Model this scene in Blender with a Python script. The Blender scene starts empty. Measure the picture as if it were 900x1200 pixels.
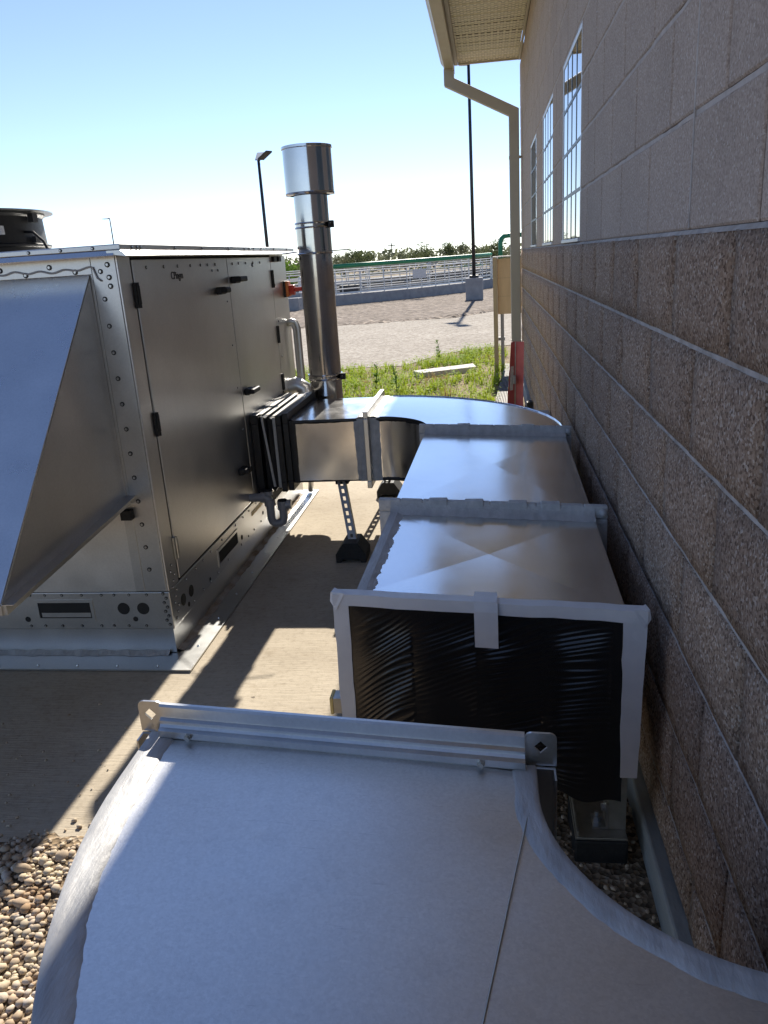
import bpy, bmesh, math, random
from mathutils import Vector, Matrix, noise
R_ = math.radians
random.seed(7)
scene = bpy.context.scene
col = scene.collection

# ------------------------------------------------------------------ camera, sky, sun, exposure
CAM_H = 1.40
cd = bpy.data.cameras.new('camera'); cam = bpy.data.objects.new('camera', cd); col.objects.link(cam)
cd.sensor_fit = 'VERTICAL'; cd.sensor_height = 36.0; cd.lens = 926.6 / 1200 * 36.0
cd.clip_start = 0.02; cd.clip_end = 3000
ay = Vector((571 - 450, 296 - 600, 926.6)).normalized()
ad = Vector((640 - 450, 3500 - 600, 926.6)).normalized()
az_ = -ad
ax = ay.cross(az_)
# rows: camera right / down / forward in world axes
right = Vector((ax[0], ay[0], az_[0])); down = Vector((ax[1], ay[1], az_[1])); fwd = Vector((ax[2], ay[2], az_[2]))
m = Matrix.Identity(4)
for i in range(3):
    m[i][0] = right[i]; m[i][1] = -down[i]; m[i][2] = -fwd[i]
m[2][3] = CAM_H
cam.matrix_world = m
scene.camera = cam

SUN_EL, SUN_AZ = R_(36.0), R_(1.3)          # azimuth from +Y towards +X
world = bpy.data.worlds.new('World'); scene.world = world; world.use_nodes = True
wn = world.node_tree.nodes; wl = world.node_tree.links
sky = wn.new('ShaderNodeTexSky'); sky.sky_type = 'NISHITA'; sky.sun_disc = False
sky.sun_elevation = SUN_EL; sky.sun_rotation = SUN_AZ
sky.air_density = 1.0; sky.dust_density = 0.0; sky.ozone_density = 2.5; sky.altitude = 2200
bg = wn['Background']; bg.inputs['Strength'].default_value = 0.058
wb = wn.new('ShaderNodeMixRGB'); wb.blend_type = 'MULTIPLY'; wb.inputs[0].default_value = 1.0   # camera white balance
wb.inputs[2].default_value = (0.95, 0.93, 1.0, 1.0)
hs_ = wn.new('ShaderNodeHueSaturation'); hs_.inputs['Saturation'].default_value = 0.92
wl.new(sky.outputs[0], hs_.inputs['Color']); wl.new(hs_.outputs[0], wb.inputs[1]); wl.new(wb.outputs[0], bg.inputs['Color'])
sd = bpy.data.lights.new('sun', 'SUN'); sun = bpy.data.objects.new('sun', sd); col.objects.link(sun)
sd.energy = 3.15; sd.angle = R_(0.5); sd.color = (1.0, 0.93, 0.82)
sdir = Vector((math.sin(SUN_AZ) * math.cos(SUN_EL), math.cos(SUN_AZ) * math.cos(SUN_EL), math.sin(SUN_EL)))
sun.rotation_euler = sdir.to_track_quat('Z', 'Y').to_euler()
scene.view_settings.view_transform = 'Standard'; scene.view_settings.look = 'None'
scene.view_settings.exposure = 1.63; scene.view_settings.gamma = 1.0
scene.view_settings.use_curve_mapping = False

# ------------------------------------------------------------------ materials
def rgb(c): return (c[0], c[1], c[2], 1.0)

class NT:
    def __init__(s, name):
        s.m = bpy.data.materials.new(name); s.m.use_nodes = True
        s.n = s.m.node_tree.nodes; s.l = s.m.node_tree.links
        s.b = s.n['Principled BSDF']
        s.pos = s.n.new('ShaderNodeNewGeometry').outputs['Position']
    def mp(s, scale, rot=(0, 0, 0)):
        a = s.n.new('ShaderNodeMapping'); a.inputs['Scale'].default_value = scale; a.inputs['Rotation'].default_value = rot
        s.l.new(s.pos, a.inputs['Vector']); return a.outputs[0]
    def noise(s, vec, scale, detail=5, rough=0.55):
        a = s.n.new('ShaderNodeTexNoise'); a.inputs['Scale'].default_value = scale
        a.inputs['Detail'].default_value = detail; a.inputs['Roughness'].default_value = rough
        s.l.new(vec, a.inputs['Vector']); return a.outputs['Fac']
    def voro(s, vec, scale, feature='F1', out='Color'):
        a = s.n.new('ShaderNodeTexVoronoi'); a.feature = feature; a.inputs['Scale'].default_value = scale
        s.l.new(vec, a.inputs['Vector']); return a.outputs[out]
    def ramp(s, fac, stops):
        a = s.n.new('ShaderNodeValToRGB'); e = a.color_ramp.elements
        while len(e) < len(stops): e.new(0.5)
        for el, (p, c) in zip(e, stops):
            el.position = p; el.color = rgb(c) if not isinstance(c, (int, float)) else (c, c, c, 1)
        s.l.new(fac, a.inputs['Fac']); return a.outputs['Color']
    def mix(s, fac, a, b, mode='MIX'):
        x = s.n.new('ShaderNodeMix'); x.data_type = 'RGBA'; x.blend_type = mode
        for sock, v in ((x.inputs['Factor'], fac), (x.inputs['A'], a), (x.inputs['B'], b)):
            if hasattr(v, 'is_linked'): s.l.new(v, sock)
            elif isinstance(v, (int, float)): sock.default_value = v
            else: sock.default_value = rgb(v)
        # RGBA sockets
        for nm, v in (('A', a), ('B', b)):
            pass
        return x.outputs['Result']
    def bump(s, h, strength, dist, prev=None):
        a = s.n.new('ShaderNodeBump'); a.inputs['Strength'].default_value = strength; a.inputs['Distance'].default_value = dist
        s.l.new(h, a.inputs['Height'])
        if prev is not None: s.l.new(prev, a.inputs['Normal'])
        return a.outputs['Normal']
    def rnd(s):
        return s.n.new('ShaderNodeObjectInfo').outputs['Random']
    def set(s, **k):
        for nm, v in k.items():
            nm = {'base': 'Base Color', 'rough': 'Roughness', 'metal': 'Metallic', 'normal': 'Normal', 'spec': 'Specular IOR Level',
                  'trans': 'Transmission Weight', 'sub': 'Subsurface Weight', 'coat': 'Coat Weight', 'alpha': 'Alpha'}.get(nm, nm)
            if hasattr(v, 'is_linked'): s.l.new(v, s.b.inputs[nm])
            elif isinstance(v, (int, float)): s.b.inputs[nm].default_value = v
            else: s.b.inputs[nm].default_value = rgb(v)
        return s.m

def mixc(t, fac, a, b, mode='MIX'):
    x = t.n.new('ShaderNodeMixRGB'); x.blend_type = mode
    for i, v in enumerate((fac, a, b)):
        if hasattr(v, 'is_linked'): t.l.new(v, x.inputs[i])
        elif isinstance(v, (int, float)): x.inputs[i].default_value = v if i == 0 else (v, v, v, 1)
        else: x.inputs[i].default_value = rgb(v)
    return x.outputs[0]

def M(name, c1, c2=None, scale=8, rough=0.6, rvar=0.0, metal=0.0, bump=0.0, bscale=60, bdist=0.002, stretch=(1, 1, 1), spec=0.5):
    t = NT(name)
    v = t.mp(stretch)
    f = t.noise(v, scale)
    c2 = c2 or tuple(x * 0.86 for x in c1)
    t.set(base=t.ramp(f, [(0.3, c2), (0.7, c1)]), metal=metal, spec=spec)
    if rvar:
        t.set(rough=t.ramp(t.noise(v, scale * 2.3), [(0.25, max(rough - rvar, 0.02)), (0.75, rough + rvar)]))
    else: t.set(rough=rough)
    if bump: t.set(normal=t.bump(t.noise(v, bscale, 6), bump, bdist))
    return t.m

# sheet metals: mirror-like galvanised sheet with slow waviness and fine spangle
def sheet_metal(name, c, rough, rvar, wav=0.25, wscale=2.2, stain=0.12, fine=0.0):
    t = NT(name); v = t.mp((1, 1, 1))
    st = t.noise(v, 3.0, 8, 0.62); sp = t.noise(v, 160, 2)
    c0 = tuple(x * (1 - stain) for x in c)
    b = t.ramp(st, [(0.35, c0), (0.62, c)])
    b = mixc(t, 0.10, b, t.ramp(sp, [(0.3, (0.25, 0.25, 0.25)), (0.7, (1, 1, 1))]), 'MULTIPLY')
    if fine:
        sm = t.noise(t.mp((1, 1, 1)), 14, 7, 0.7); b = mixc(t, 0.12, b, t.ramp(sm, [(0.36, (0.55, 0.56, 0.58)), (0.46, (1, 1, 1))]), 'MULTIPLY')
        sk = t.noise(t.mp((14, 160, 14), (0, 0, 0.5)), 1.0, 3); b = mixc(t, 0.20, b, t.ramp(sk, [(0.26, (0.4, 0.4, 0.42)), (0.31, (1, 1, 1))]), 'MULTIPLY')
        sg_ = t.n.new('ShaderNodeSeparateColor'); t.l.new(t.voro(v, 300), sg_.inputs[0]); b = mixc(t, 0.08, b, sg_.outputs[0], 'MULTIPLY')
    n = t.bump(t.noise(v, wscale, 1.5), wav, 0.01)
    if fine: n = t.bump(t.noise(v, 420, 3), fine, 0.0006, n)
    t.set(base=b, metal=1.0, rough=t.ramp(t.noise(v, 6, 7, 0.65), [(0.3, max(.03, rough - rvar)), (0.7, rough + rvar)]), normal=n)
    return t.m

MT = {}
MT['galv'] = sheet_metal('galvanised_steel', (0.60, 0.605, 0.60), 0.36, 0.03, 0.16, 1.6)
MT['galv_dark'] = sheet_metal('galvanised_panel', (0.72, 0.715, 0.70), 0.38, 0.03, 0.15, 1.1)
MT['hood'] = sheet_metal('hood_sheet', (0.84, 0.85, 0.86), 0.30, 0.06, 0.10, 1.2, 0.10)
MT['duct'] = sheet_metal('duct_sheet', (0.78, 0.785, 0.79), 0.17, 0.04, 0.10, 1.5, 0.10)
MT['elbow'] = sheet_metal('elbow_sheet', (0.78, 0.78, 0.775), 0.42, 0.05, 0.06, 1.5, 0.10, 0.35)
MT['steel'] = sheet_metal('stainless_steel', (0.58, 0.56, 0.54), 0.13, 0.03, 0.10, 4.0)
MT['flange'] = sheet_metal('flange_steel', (0.62, 0.63, 0.63), 0.33, 0.08, 0.1, 8, 0.2)
MT['zinc'] = M('zinc_plate', (0.5, 0.5, 0.47), (0.38, 0.37, 0.33), 30, 0.4, 0.1, 0.9)
MT['sealant'] = M('grey_duct_sealant', (0.50, 0.50, 0.49), (0.36, 0.36, 0.36), 40, 0.55, 0.12, 0, 0.9, 130, 0.003, (1, 0.25, 1))
MT['sealant_pale'] = M('pale_duct_sealant', (0.52, 0.52, 0.515), (0.34, 0.34, 0.345), 30, 0.45, 0.12, 0, 0.7, 110, 0.003, (1, 0.3, 1))
MT['mastic'] = M('black_mastic', (0.018, 0.018, 0.019), (0.01, 0.01, 0.01), 40, 0.45, 0.1, 0, 0.6, 120, 0.002)
MT['fabric'] = M('white_fabric_joint', (0.55, 0.54, 0.5), None, 60, 0.6, 0, 0, 0.3, 200)
MT['tape'] = M('white_tape', (0.74, 0.74, 0.74), (0.66, 0.66, 0.67), 14, 0.42, 0.08, 0, 0.35, 45, 0.004)
MT['black_plastic'] = M('black_plastic', (0.010, 0.010, 0.011), (0.008, 0.008, 0.008), 30, 0.55, 0.1)
MT['rubber'] = M('black_rubber', (0.016, 0.016, 0.017), (0.01, 0.01, 0.01), 40, 0.7, 0.1, 0, 0.4, 150)
MT['pvc'] = M('grey_pvc', (0.30, 0.30, 0.31), (0.26, 0.26, 0.27), 20, 0.35)
MT['red'] = M('red_plastic', (0.45, 0.035, 0.02), (0.36, 0.03, 0.02), 20, 0.4)
MT['yellow'] = M('yellow_plastic', (0.75, 0.55, 0.2), None, 20, 0.5)
MT['dark'] = M('cavity_shade', (0.012, 0.012, 0.012), None, 10, 0.8)  # near-black colour standing in for shade inside holes and door gaps
MT['ink'] = M('dark_lettering', (0.07, 0.07, 0.07), None, 10, 0.6)
MT['label'] = M('pale_label', (0.55, 0.55, 0.55), (0.3, 0.3, 0.3), 90, 0.5)
MT['trim'] = M('tan_painted_metal', (0.43, 0.385, 0.31), (0.40, 0.355, 0.285), 5, 0.45, 0.05, 0, 0.05, 40)
MT['roofing'] = M('roof_metal', (0.25, 0.22, 0.18), None, 5, 0.5)
MT['concrete_grey'] = M('grey_concrete', (0.33, 0.33, 0.33), (0.24, 0.24, 0.25), 5, 0.9, 0, 0, 0.5, 60, 0.004)
MT['stained_concrete'] = M('stained_concrete', (0.15, 0.15, 0.14), (0.07, 0.07, 0.065), 0.8, 0.9)
MT['concrete_pale'] = M('pale_concrete', (0.60, 0.57, 0.52), (0.48, 0.45, 0.41), 5, 0.9, 0, 0, 0.5, 60, 0.004)
MT['footing'] = M('footing_concrete', (0.40, 0.41, 0.39), (0.22, 0.23, 0.22), 6, 0.9, 0, 0, 0.6, 40, 0.006, (1, 0.4, 1))
MT['pole'] = M('bronze_pole_paint', (0.022, 0.022, 0.024), None, 5, 0.45)
MT['galv_rail'] = M('galvanised_rail', (0.62, 0.63, 0.63), (0.5, 0.5, 0.5), 4, 0.45, 0, 0.35)
MT['green'] = M('green_paint', (0.012, 0.19, 0.085), (0.01, 0.15, 0.07), 3, 0.4)
MT['wood'] = M('tan_board', (0.55, 0.40, 0.23), (0.46, 0.33, 0.19), 7, 0.7, 0, 0, 0.2, 60, 0.002, (3, 3, 0.4))
MT['post'] = M('tan_post', (0.42, 0.33, 0.20), (0.33, 0.26, 0.16), 9, 0.8, 0, 0, 0.3, 60, 0.002, (3, 3, 0.3))
MT['red_board'] = M('faded_red_board', (0.56, 0.13, 0.12), (0.45, 0.09, 0.085), 9, 0.55)
MT['white_patch'] = M('white_patch', (0.7, 0.68, 0.66), (0.5, 0.48, 0.46), 40, 0.5)
MT['ribbed'] = M('ribbed_grey', (0.14, 0.125, 0.12), (0.1, 0.09, 0.085), 20, 0.7)
MT['bark'] = M('bark', (0.10, 0.075, 0.05), (0.05, 0.04, 0.03), 12, 0.9)

def foliage(name, a, b, sc=1.2):
    t = NT(name)
    f = t.noise(t.mp((1, 1, 1)), sc, 4)
    t.set(base=t.ramp(f, [(0.32, a), (0.68, b)]), rough=0.8, spec=0.15)
    tr = t.n.new('ShaderNodeBsdfTranslucent'); tr.inputs['Color'].default_value = rgb(tuple(x * 1.3 for x in b))
    mx = t.n.new('ShaderNodeMixShader'); mx.inputs[0].default_value = 0.3
    t.l.new(t.b.outputs[0], mx.inputs[1]); t.l.new(tr.outputs[0], mx.inputs[2])
    t.l.new(mx.outputs[0], t.n['Material Output'].inputs['Surface'])
    return t.m
MT['leaf_dark'] = foliage('mesquite_leaf', (0.055, 0.075, 0.03), (0.125, 0.145, 0.065))
MT['leaf_grey'] = foliage('grey_green_leaf', (0.08, 0.095, 0.05), (0.165, 0.175, 0.10))
MT['leaf_bright'] = foliage('bright_leaf', (0.05, 0.11, 0.015), (0.13, 0.22, 0.03), 3)
MT['grass'] = foliage('weed_grass', (0.13, 0.25, 0.015), (0.34, 0.42, 0.035), 1.6)
MT['dry_grass'] = foliage('dry_grass', (0.22, 0.17, 0.06), (0.32, 0.25, 0.10), 5)

def split_face():
    t = NT('split_face_block'); v = t.mp((1, 1, 1))
    n1 = t.noise(v, 95, 8, 0.72); n2 = t.noise(v, 6, 4); agg = t.voro(v, 210)
    sep = t.n.new('ShaderNodeSeparateColor'); t.l.new(agg, sep.inputs[0])
    base = t.ramp(sep.outputs[0], [(0.0, (0.20, 0.135, 0.098)), (0.42, (0.47, 0.335, 0.24)), (0.82, (0.57, 0.43, 0.325)), (1.0, (0.78, 0.68, 0.58))])
    base = mixc(t, 0.55, base, t.ramp(n1, [(0.32, (0.38, 0.35, 0.33)), (0.58, (1.0, 1.0, 1.0))]), 'MULTIPLY')
    base = mixc(t, 0.5, base, t.ramp(n2, [(0.3, (0.7, 0.69, 0.7)), (0.7, (1.0, 0.96, 0.9))]), 'MULTIPLY')
    base = mixc(t, 0.6, base, t.ramp(t.rnd(), [(0.0, (0.74, 0.72, 0.72)), (0.5, (0.95, 0.92, 0.9)), (1.0, (1.0, 1.0, 1.0))]), 'MULTIPLY')
    h = t.noise(v, 85, 9, 0.75)
    nn = t.bump(h, 0.8, 0.009); nn = t.bump(t.voro(v, 150, 'F1', 'Distance'), 0.5, 0.004, nn)
    return t.set(base=base, rough=0.92, normal=nn, spec=0.25)
MT['split'] = split_face()
def smooth_block():
    t = NT('smooth_block'); v = t.mp((1, 1, 1))
    n2 = t.noise(v, 4, 5); agg = t.voro(v, 260); pit = t.noise(v, 120, 5, 0.65)
    sep = t.n.new('ShaderNodeSeparateColor'); t.l.new(agg, sep.inputs[0])
    base = t.ramp(sep.outputs[0], [(0.0, (0.33, 0.265, 0.22)), (0.5, (0.45, 0.365, 0.305)), (0.93, (0.50, 0.41, 0.35)), (1.0, (0.60, 0.54, 0.49))])
    base = mixc(t, 0.6, base, t.ramp(n2, [(0.3, (0.82, 0.82, 0.82)), (0.7, (1, 1, 1))]), 'MULTIPLY')
    base = mixc(t, t.ramp(pit, [(0.27, 1.0), (0.34, 0.0)]), base, (0.06, 0.05, 0.045))
    # each block a slightly different batch tone
    base = mixc(t, 0.35, base, t.ramp(t.rnd(), [(0.0, (0.8, 0.8, 0.8)), (1.0, (1.0, 1.0, 1.0))]), 'MULTIPLY')
    return t.set(base=base, rough=0.9, normal=t.bump(pit, 0.55, 0.004), spec=0.25)
MT['smooth'] = smooth_block()
MT['mortar'] = M('mortar', (0.52, 0.48, 0.45), (0.32, 0.285, 0.26), 25, 0.95, 0, 0, 0.8, 140, 0.004)
MT['mortar_mid'] = M('bed_mortar', (0.50, 0.45, 0.42), (0.38, 0.34, 0.315), 25, 0.95, 0, 0, 0.6, 140, 0.004)
MT['mortar_dark'] = M('upper_mortar', (0.15, 0.13, 0.12), (0.11, 0.095, 0.085), 25, 0.95, 0, 0, 0.6, 140, 0.004)
def glass():
    t = NT('window_glass')
    n = t.bump(t.noise(t.mp((1, 1, 1)), 5, 2), 0.04, 0.004)
    return t.set(base=(0.03, 0.035, 0.04), rough=0.02, spec=0.9, normal=n)
MT['glass'] = glass()
def soffit():
    t = NT('soffit_vinyl'); v = t.mp((1, 1, 1))
    br = t.n.new('ShaderNodeTexBrick'); t.l.new(t.mp((1, 1, 1)), br.inputs['Vector'])
    br.offset = 0.5; br.inputs['Scale'].default_value = 1.0
    br.inputs['Brick Width'].default_value = 0.055; br.inputs['Row Height'].default_value = 0.03
    br.inputs['Mortar Size'].default_value = 0.0105; br.inputs['Mortar Smooth'].default_value = 0.2
    base = t.ramp(br.outputs['Fac'], [(0.0, (0.10, 0.075, 0.05)), (0.5, (0.74, 0.67, 0.54))])
    return t.set(base=base, rough=0.5, normal=t.bump(br.outputs['Fac'], 0.5, 0.004))
MT['soffit'] = soffit()
def pad():
    t = NT('broomed_concrete'); v = t.mp((1, 1, 1))
    a = t.noise(v, 1.6, 7, 0.6); b = t.noise(t.mp((3, 60, 1)), 3.0, 4); c = t.noise(v, 45, 6, 0.7)
    base = t.ramp(a, [(0.3, (0.37, 0.315, 0.24)), (0.68, (0.52, 0.455, 0.355))])
    base = mixc(t, 0.55, base, t.ramp(b, [(0.3, (0.72, 0.7, 0.68)), (0.65, (1, 1, 1))]), 'MULTIPLY')
    base = mixc(t, 0.4, base, t.ramp(c, [(0.32, (0.5, 0.48, 0.45)), (0.5, (1, 1, 1))]), 'MULTIPLY')
    base = mixc(t, 0.5, base, t.ramp(t.noise(v, 5.5, 9, 0.72), [(0.30, (0.62, 0.57, 0.5)), (0.44, (1, 1, 1))]), 'MULTIPLY')
    base = mixc(t, t.ramp(t.noise(v, 38, 2, 0.4), [(0.215, 0.75), (0.24, 0.0)]), base, (0.07, 0.055, 0.045))
    n = t.bump(b, 0.5, 0.004); n = t.bump(c, 0.4, 0.003, n)
    return t.set(base=base, rough=0.92, normal=n, spec=0.3)
MT['pad'] = pad()
def ground_mat(name, stops, sc, vs, bump=0.9, dist=0.02):
    t = NT(name); v = t.mp((1, 1, 1))
    g = t.voro(v, vs); sep = t.n.new('ShaderNodeSeparateColor'); t.l.new(g, sep.inputs[0])
    f = t.noise(v, sc, 8, 0.65)
    base = t.ramp(sep.outputs[0], stops)
    base = mixc(t, 0.6, base, t.ramp(f, [(0.3, (0.66, 0.64, 0.62)), (0.68, (1, 1, 1))]), 'MULTIPLY')
    n = t.bump(t.voro(v, vs, 'F1', 'Distance'), bump, dist)
    return t.set(base=base, rough=0.95, normal=n, spec=0.2)
MT['gravel_bed'] = ground_mat('pea_gravel_bed', [(0, (0.10, 0.075, 0.05)), (0.5, (0.26, 0.19, 0.12)), (1, (0.42, 0.34, 0.25))], 6, 70, 1, 0.01)
MT['road'] = ground_mat('gravel_road', [(0, (0.24, 0.21, 0.175)), (0.5, (0.33, 0.295, 0.25)), (1, (0.42, 0.385, 0.335))], 0.6, 22, 0.7, 0.02)
MT['shoulder'] = ground_mat('brown_gravel', [(0, (0.11, 0.088, 0.07)), (0.5, (0.20, 0.162, 0.133)), (1, (0.31, 0.26, 0.215))], 0.9, 9, 1, 0.05)
MT['soil'] = ground_mat('bare_soil', [(0, (0.17, 0.125, 0.075)), (0.5, (0.25, 0.19, 0.12)), (1, (0.34, 0.27, 0.18))], 1.2, 30, 0.8, 0.02)
MT['terrain'] = ground_mat('dry_terrain', [(0, (0.15, 0.12, 0.08)), (0.5, (0.22, 0.18, 0.12)), (1, (0.28, 0.23, 0.16))], 0.2, 4, 0.8, 0.05)
def stone():
    t = NT('river_stone'); v = t.mp((1, 1, 1))
    c = t.ramp(t.rnd(), [(0.0, (0.30, 0.20, 0.12)), (0.2, (0.46, 0.37, 0.27)), (0.4, (0.38, 0.32, 0.24)), (0.6, (0.54, 0.45, 0.32)), (0.8, (0.43, 0.31, 0.20)), (1.0, (0.52, 0.46, 0.39))])
    f = t.noise(v, 60, 6, 0.65)
    c = mixc(t, 0.6, c, t.ramp(f, [(0.3, (0.6, 0.57, 0.54)), (0.65, (1.05, 1.02, 1))]), 'MULTIPLY')
    return t.set(base=c, rough=0.8, normal=t.bump(f, 0.35, 0.003), spec=0.3)
MT['stone'] = stone()
def stone_mass():
    t = NT('river_stone_bulk'); v = t.mp((1, 1, 1))
    n = t.n.new('ShaderNodeTexVoronoi'); n.inputs['Scale'].default_value = 28; t.l.new(v, n.inputs['Vector'])
    sep = t.n.new('ShaderNodeSeparateColor'); t.l.new(n.outputs['Color'], sep.inputs[0])
    c = t.ramp(sep.outputs[0], [(0.0, (0.30, 0.20, 0.12)), (0.25, (0.46, 0.37, 0.27)), (0.45, (0.38, 0.32, 0.24)), (0.65, (0.54, 0.45, 0.32)), (0.8, (0.43, 0.31, 0.20)), (1.0, (0.52, 0.46, 0.39))])
    return t.set(base=c, rough=0.85, spec=0.3)
MT['stone_mass'] = stone_mass()

# ------------------------------------------------------------------ mesh building helpers
LOC = {}
SKEW = [0.0, 0.0]     # the duct runs are not quite square to the wall: y -= a * (x - b)
class MB:
    def __init__(s): s.v = []; s.f = []
    def add(s, vs, fs):
        o = len(s.v); s.v += [tuple(p) for p in vs]; s.f += [tuple(i + o for i in f) for f in fs]; return s
    def box(s, x0, x1, y0, y1, z0, z1):
        return s.hexa([(x0, y0, z0), (x1, y0, z0), (x1, y1, z0), (x0, y1, z0), (x0, y0, z1), (x1, y0, z1), (x1, y1, z1), (x0, y1, z1)])
    def hexa(s, p):
        return s.add(p, [(0, 3, 2, 1), (4, 5, 6, 7), (0, 1, 5, 4), (1, 2, 6, 5), (2, 3, 7, 6), (3, 0, 4, 7)])
    def tube(s, a, b, r0, r1=None, n=10, caps=True):
        return s.path([a, b], [r0, r0 if r1 is None else r1], n, caps)
    def path(s, pts, r, n=10, caps=True):
        pts = [Vector(p) for p in pts]
        if not isinstance(r, (list, tuple)): r = [r] * len(pts)
        vs = []; fs = []; prev = None
        for i, p in enumerate(pts):
            t = (pts[min(i + 1, len(pts) - 1)] - pts[max(i - 1, 0)]).normalized()
            if prev is None:
                u = t.orthogonal().normalized()
            else:
                u = (prev - t * prev.dot(t)).normalized()
            prev = u; w = t.cross(u)
            for k in range(n):
                a = 2 * math.pi * k / n
                vs.append(p + (u * math.cos(a) + w * math.sin(a)) * r[i])
        for i in range(len(pts) - 1):
            for k in range(n):
                k2 = (k + 1) % n
                fs.append((i * n + k, i * n + k2, (i + 1) * n + k2, (i + 1) * n + k))
        if caps:
            fs.append(tuple(range(n - 1, -1, -1))); e = (len(pts) - 1) * n
            fs.append(tuple(range(e, e + n)))
        return s.add(vs, fs)
    def lathe(s, c, prof, n=24):
        vs = []; fs = []
        for (r, z) in prof:
            for k in range(n):
                a = 2 * math.pi * k / n
                vs.append((c[0] + r * math.cos(a), c[1] + r * math.sin(a), c[2] + z))
        for i in range(len(prof) - 1):
            for k in range(n):
                k2 = (k + 1) % n
                fs.append((i * n + k, i * n + k2, (i + 1) * n + k2, (i + 1) * n + k))
        return s.add(vs, fs)
    def prism(s, pts, ax, a, b):
        # pts in the two axes other than ax, in cyclic order
        def mk(p, t):
            if ax == 0: return (t, p[0], p[1])
            if ax == 1: return (p[0], t, p[1])
            return (p[0], p[1], t)
        n = len(pts)
        vs = [mk(p, a) for p in pts] + [mk(p, b) for p in pts]
        fs = [tuple(range(n)), tuple(range(2 * n - 1, n - 1, -1))] + [(i, i + n, (i + 1) % n + n, (i + 1) % n) for i in range(n)]
        return s.add(vs, fs)
    def ball(s, c, r, n=6):
        prof = [(r * math.sin(math.pi * i / n), -r * math.cos(math.pi * i / n)) for i in range(n + 1)]
        prof[0] = (r * 0.05, -r); prof[-1] = (r * 0.05, r)
        return s.lathe(c, prof, 8)
    def build(s, name, mat, parent=None, smooth=False, bevel=0.0, seg=2, auto=None):
        off = Vector((0, 0, 0)); 
        if parent is not None: off = LOC[parent.name]
        me = bpy.data.meshes.new(name)
        me.from_pydata([(p[0] - off.x, p[1] - SKEW[0] * (p[0] - SKEW[1]) - off.y, p[2] - off.z) for p in s.v], [], s.f)
        bm = bmesh.new(); bm.from_mesh(me); bmesh.ops.recalc_face_normals(bm, faces=bm.faces)
        if auto is not None:
            for e in bm.edges:
                if len(e.link_faces) == 2 and e.calc_face_angle(0) > auto: e.smooth = False
        if smooth or auto is not None:
            for f in bm.faces: f.smooth = True
        bm.to_mesh(me); bm.free()
        me.materials.append(mat if not isinstance(mat, str) else MT[mat])
        o = bpy.data.objects.new(name, me); col.objects.link(o)
        if parent is not None: o.parent = parent
        LOC[o.name] = off.copy()
        if bevel:
            b = o.modifiers.new('bevel', 'BEVEL'); b.width = bevel; b.segments = seg; b.limit_method = 'ANGLE'; b.angle_limit = R_(35)
        return o

def tag(o, label, cat, group=None):
    o['label'] = label; o['category'] = cat
    if group: o['group'] = group
    return o
def thing(name, label, cat, loc, group=None):
    o = bpy.data.objects.new(name, None); col.objects.link(o); o.location = loc; o.empty_display_size = 0.1
    LOC[o.name] = Vector(loc)
    return tag(o, label, cat, group)
def kind(o, k): o['kind'] = k; return o
def inst(src, name, parent, loc, rot=(0, 0, 0), scale=(1, 1, 1)):
    # another object on the same mesh; loc in world axes
    o = bpy.data.objects.new(name, src); col.objects.link(o)
    if parent is not None: o.parent = parent; o.location = Vector(loc) - LOC[parent.name]; LOC[o.name] = LOC[parent.name]
    else: o.location = loc
    o.rotation_euler = rot; o.scale = scale
    return o

# ------------------------------------------------------------------ ground
def sheet(name, poly, z, mat, k='structure', sub=None):
    me = bpy.data.meshes.new(name); me.from_pydata([(x, y, z) for x, y in poly], [], [tuple(range(len(poly)))])
    me.materials.append(MT[mat]); o = bpy.data.objects.new(name, me); col.objects.link(o); LOC[o.name] = Vector((0, 0, 0))
    if k: o['kind'] = k
    return o
sheet('ground', [(-900, -200), (900, -200), (900, 1500), (-900, 1500)], -0.052, 'terrain')
gravel_bed = sheet('gravel_bed', [(-6, -3), (0.36, -3), (0.36, 5.3), (-0.30, 5.3), (-0.30, 1.55), (-6, 1.55)], -0.020, 'gravel_bed')
pm = MB(); 
# front edge of the pad slightly ragged where it meets the gravel
pad_o = kind(MB().box(-6, -0.36, 1.50, 5.12, -0.2, 0.0).build('concrete_pad', 'pad', bevel=0.012), 'structure')
def wob(pts, amp, step=0.35, seed=3):
    out = []; r = random.Random(seed)
    for a, b in zip(pts, pts[1:]):
        n = max(1, int(math.dist(a, b) / step))
        for i in range(n):
            t = i / n
            out.append((a[0] + (b[0] - a[0]) * t, a[1] + (b[1] - a[1]) * t + r.uniform(-amp, amp)))
    out.append(pts[-1]); return out
sheet('weed_bed', [(-9, 5.0), (0.36, 5.0), (0.36, 9.4), (3, 9.5), (3, 13.4)] + wob([(0.1, 13.1), (-0.7, 12.3), (-1.2, 11.2), (-2.7, 10.95), (-9, 10.0)], 0.1), -0.044, 'soil')
road_near = wob([(-60, 5.0), (-9, 10.0), (-2.7, 10.95), (-1.2, 11.2), (-0.7, 12.3), (0.1, 13.1), (3, 13.9), (60, 26)], 0.08)
road_far = wob([(60, 34), (5, 22.4), (0.1, 21.0), (-0.8, 19.7), (-3.5, 19.2), (-4.6, 18.9), (-60, 13.0)], 0.18, 0.8)
sheet('gravel_road', road_near + road_far, -0.040, 'road')
sheet('gravel_shoulder', [(x, y) for x, y in reversed(road_far)] + [(60, 46), (0.1, 36.2), (-1, 33.2), (-2.8, 30.4), (-5.2, 28.3), (-6.6, 27.2), (-60, 13.5)], -0.047, 'shoulder')
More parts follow.
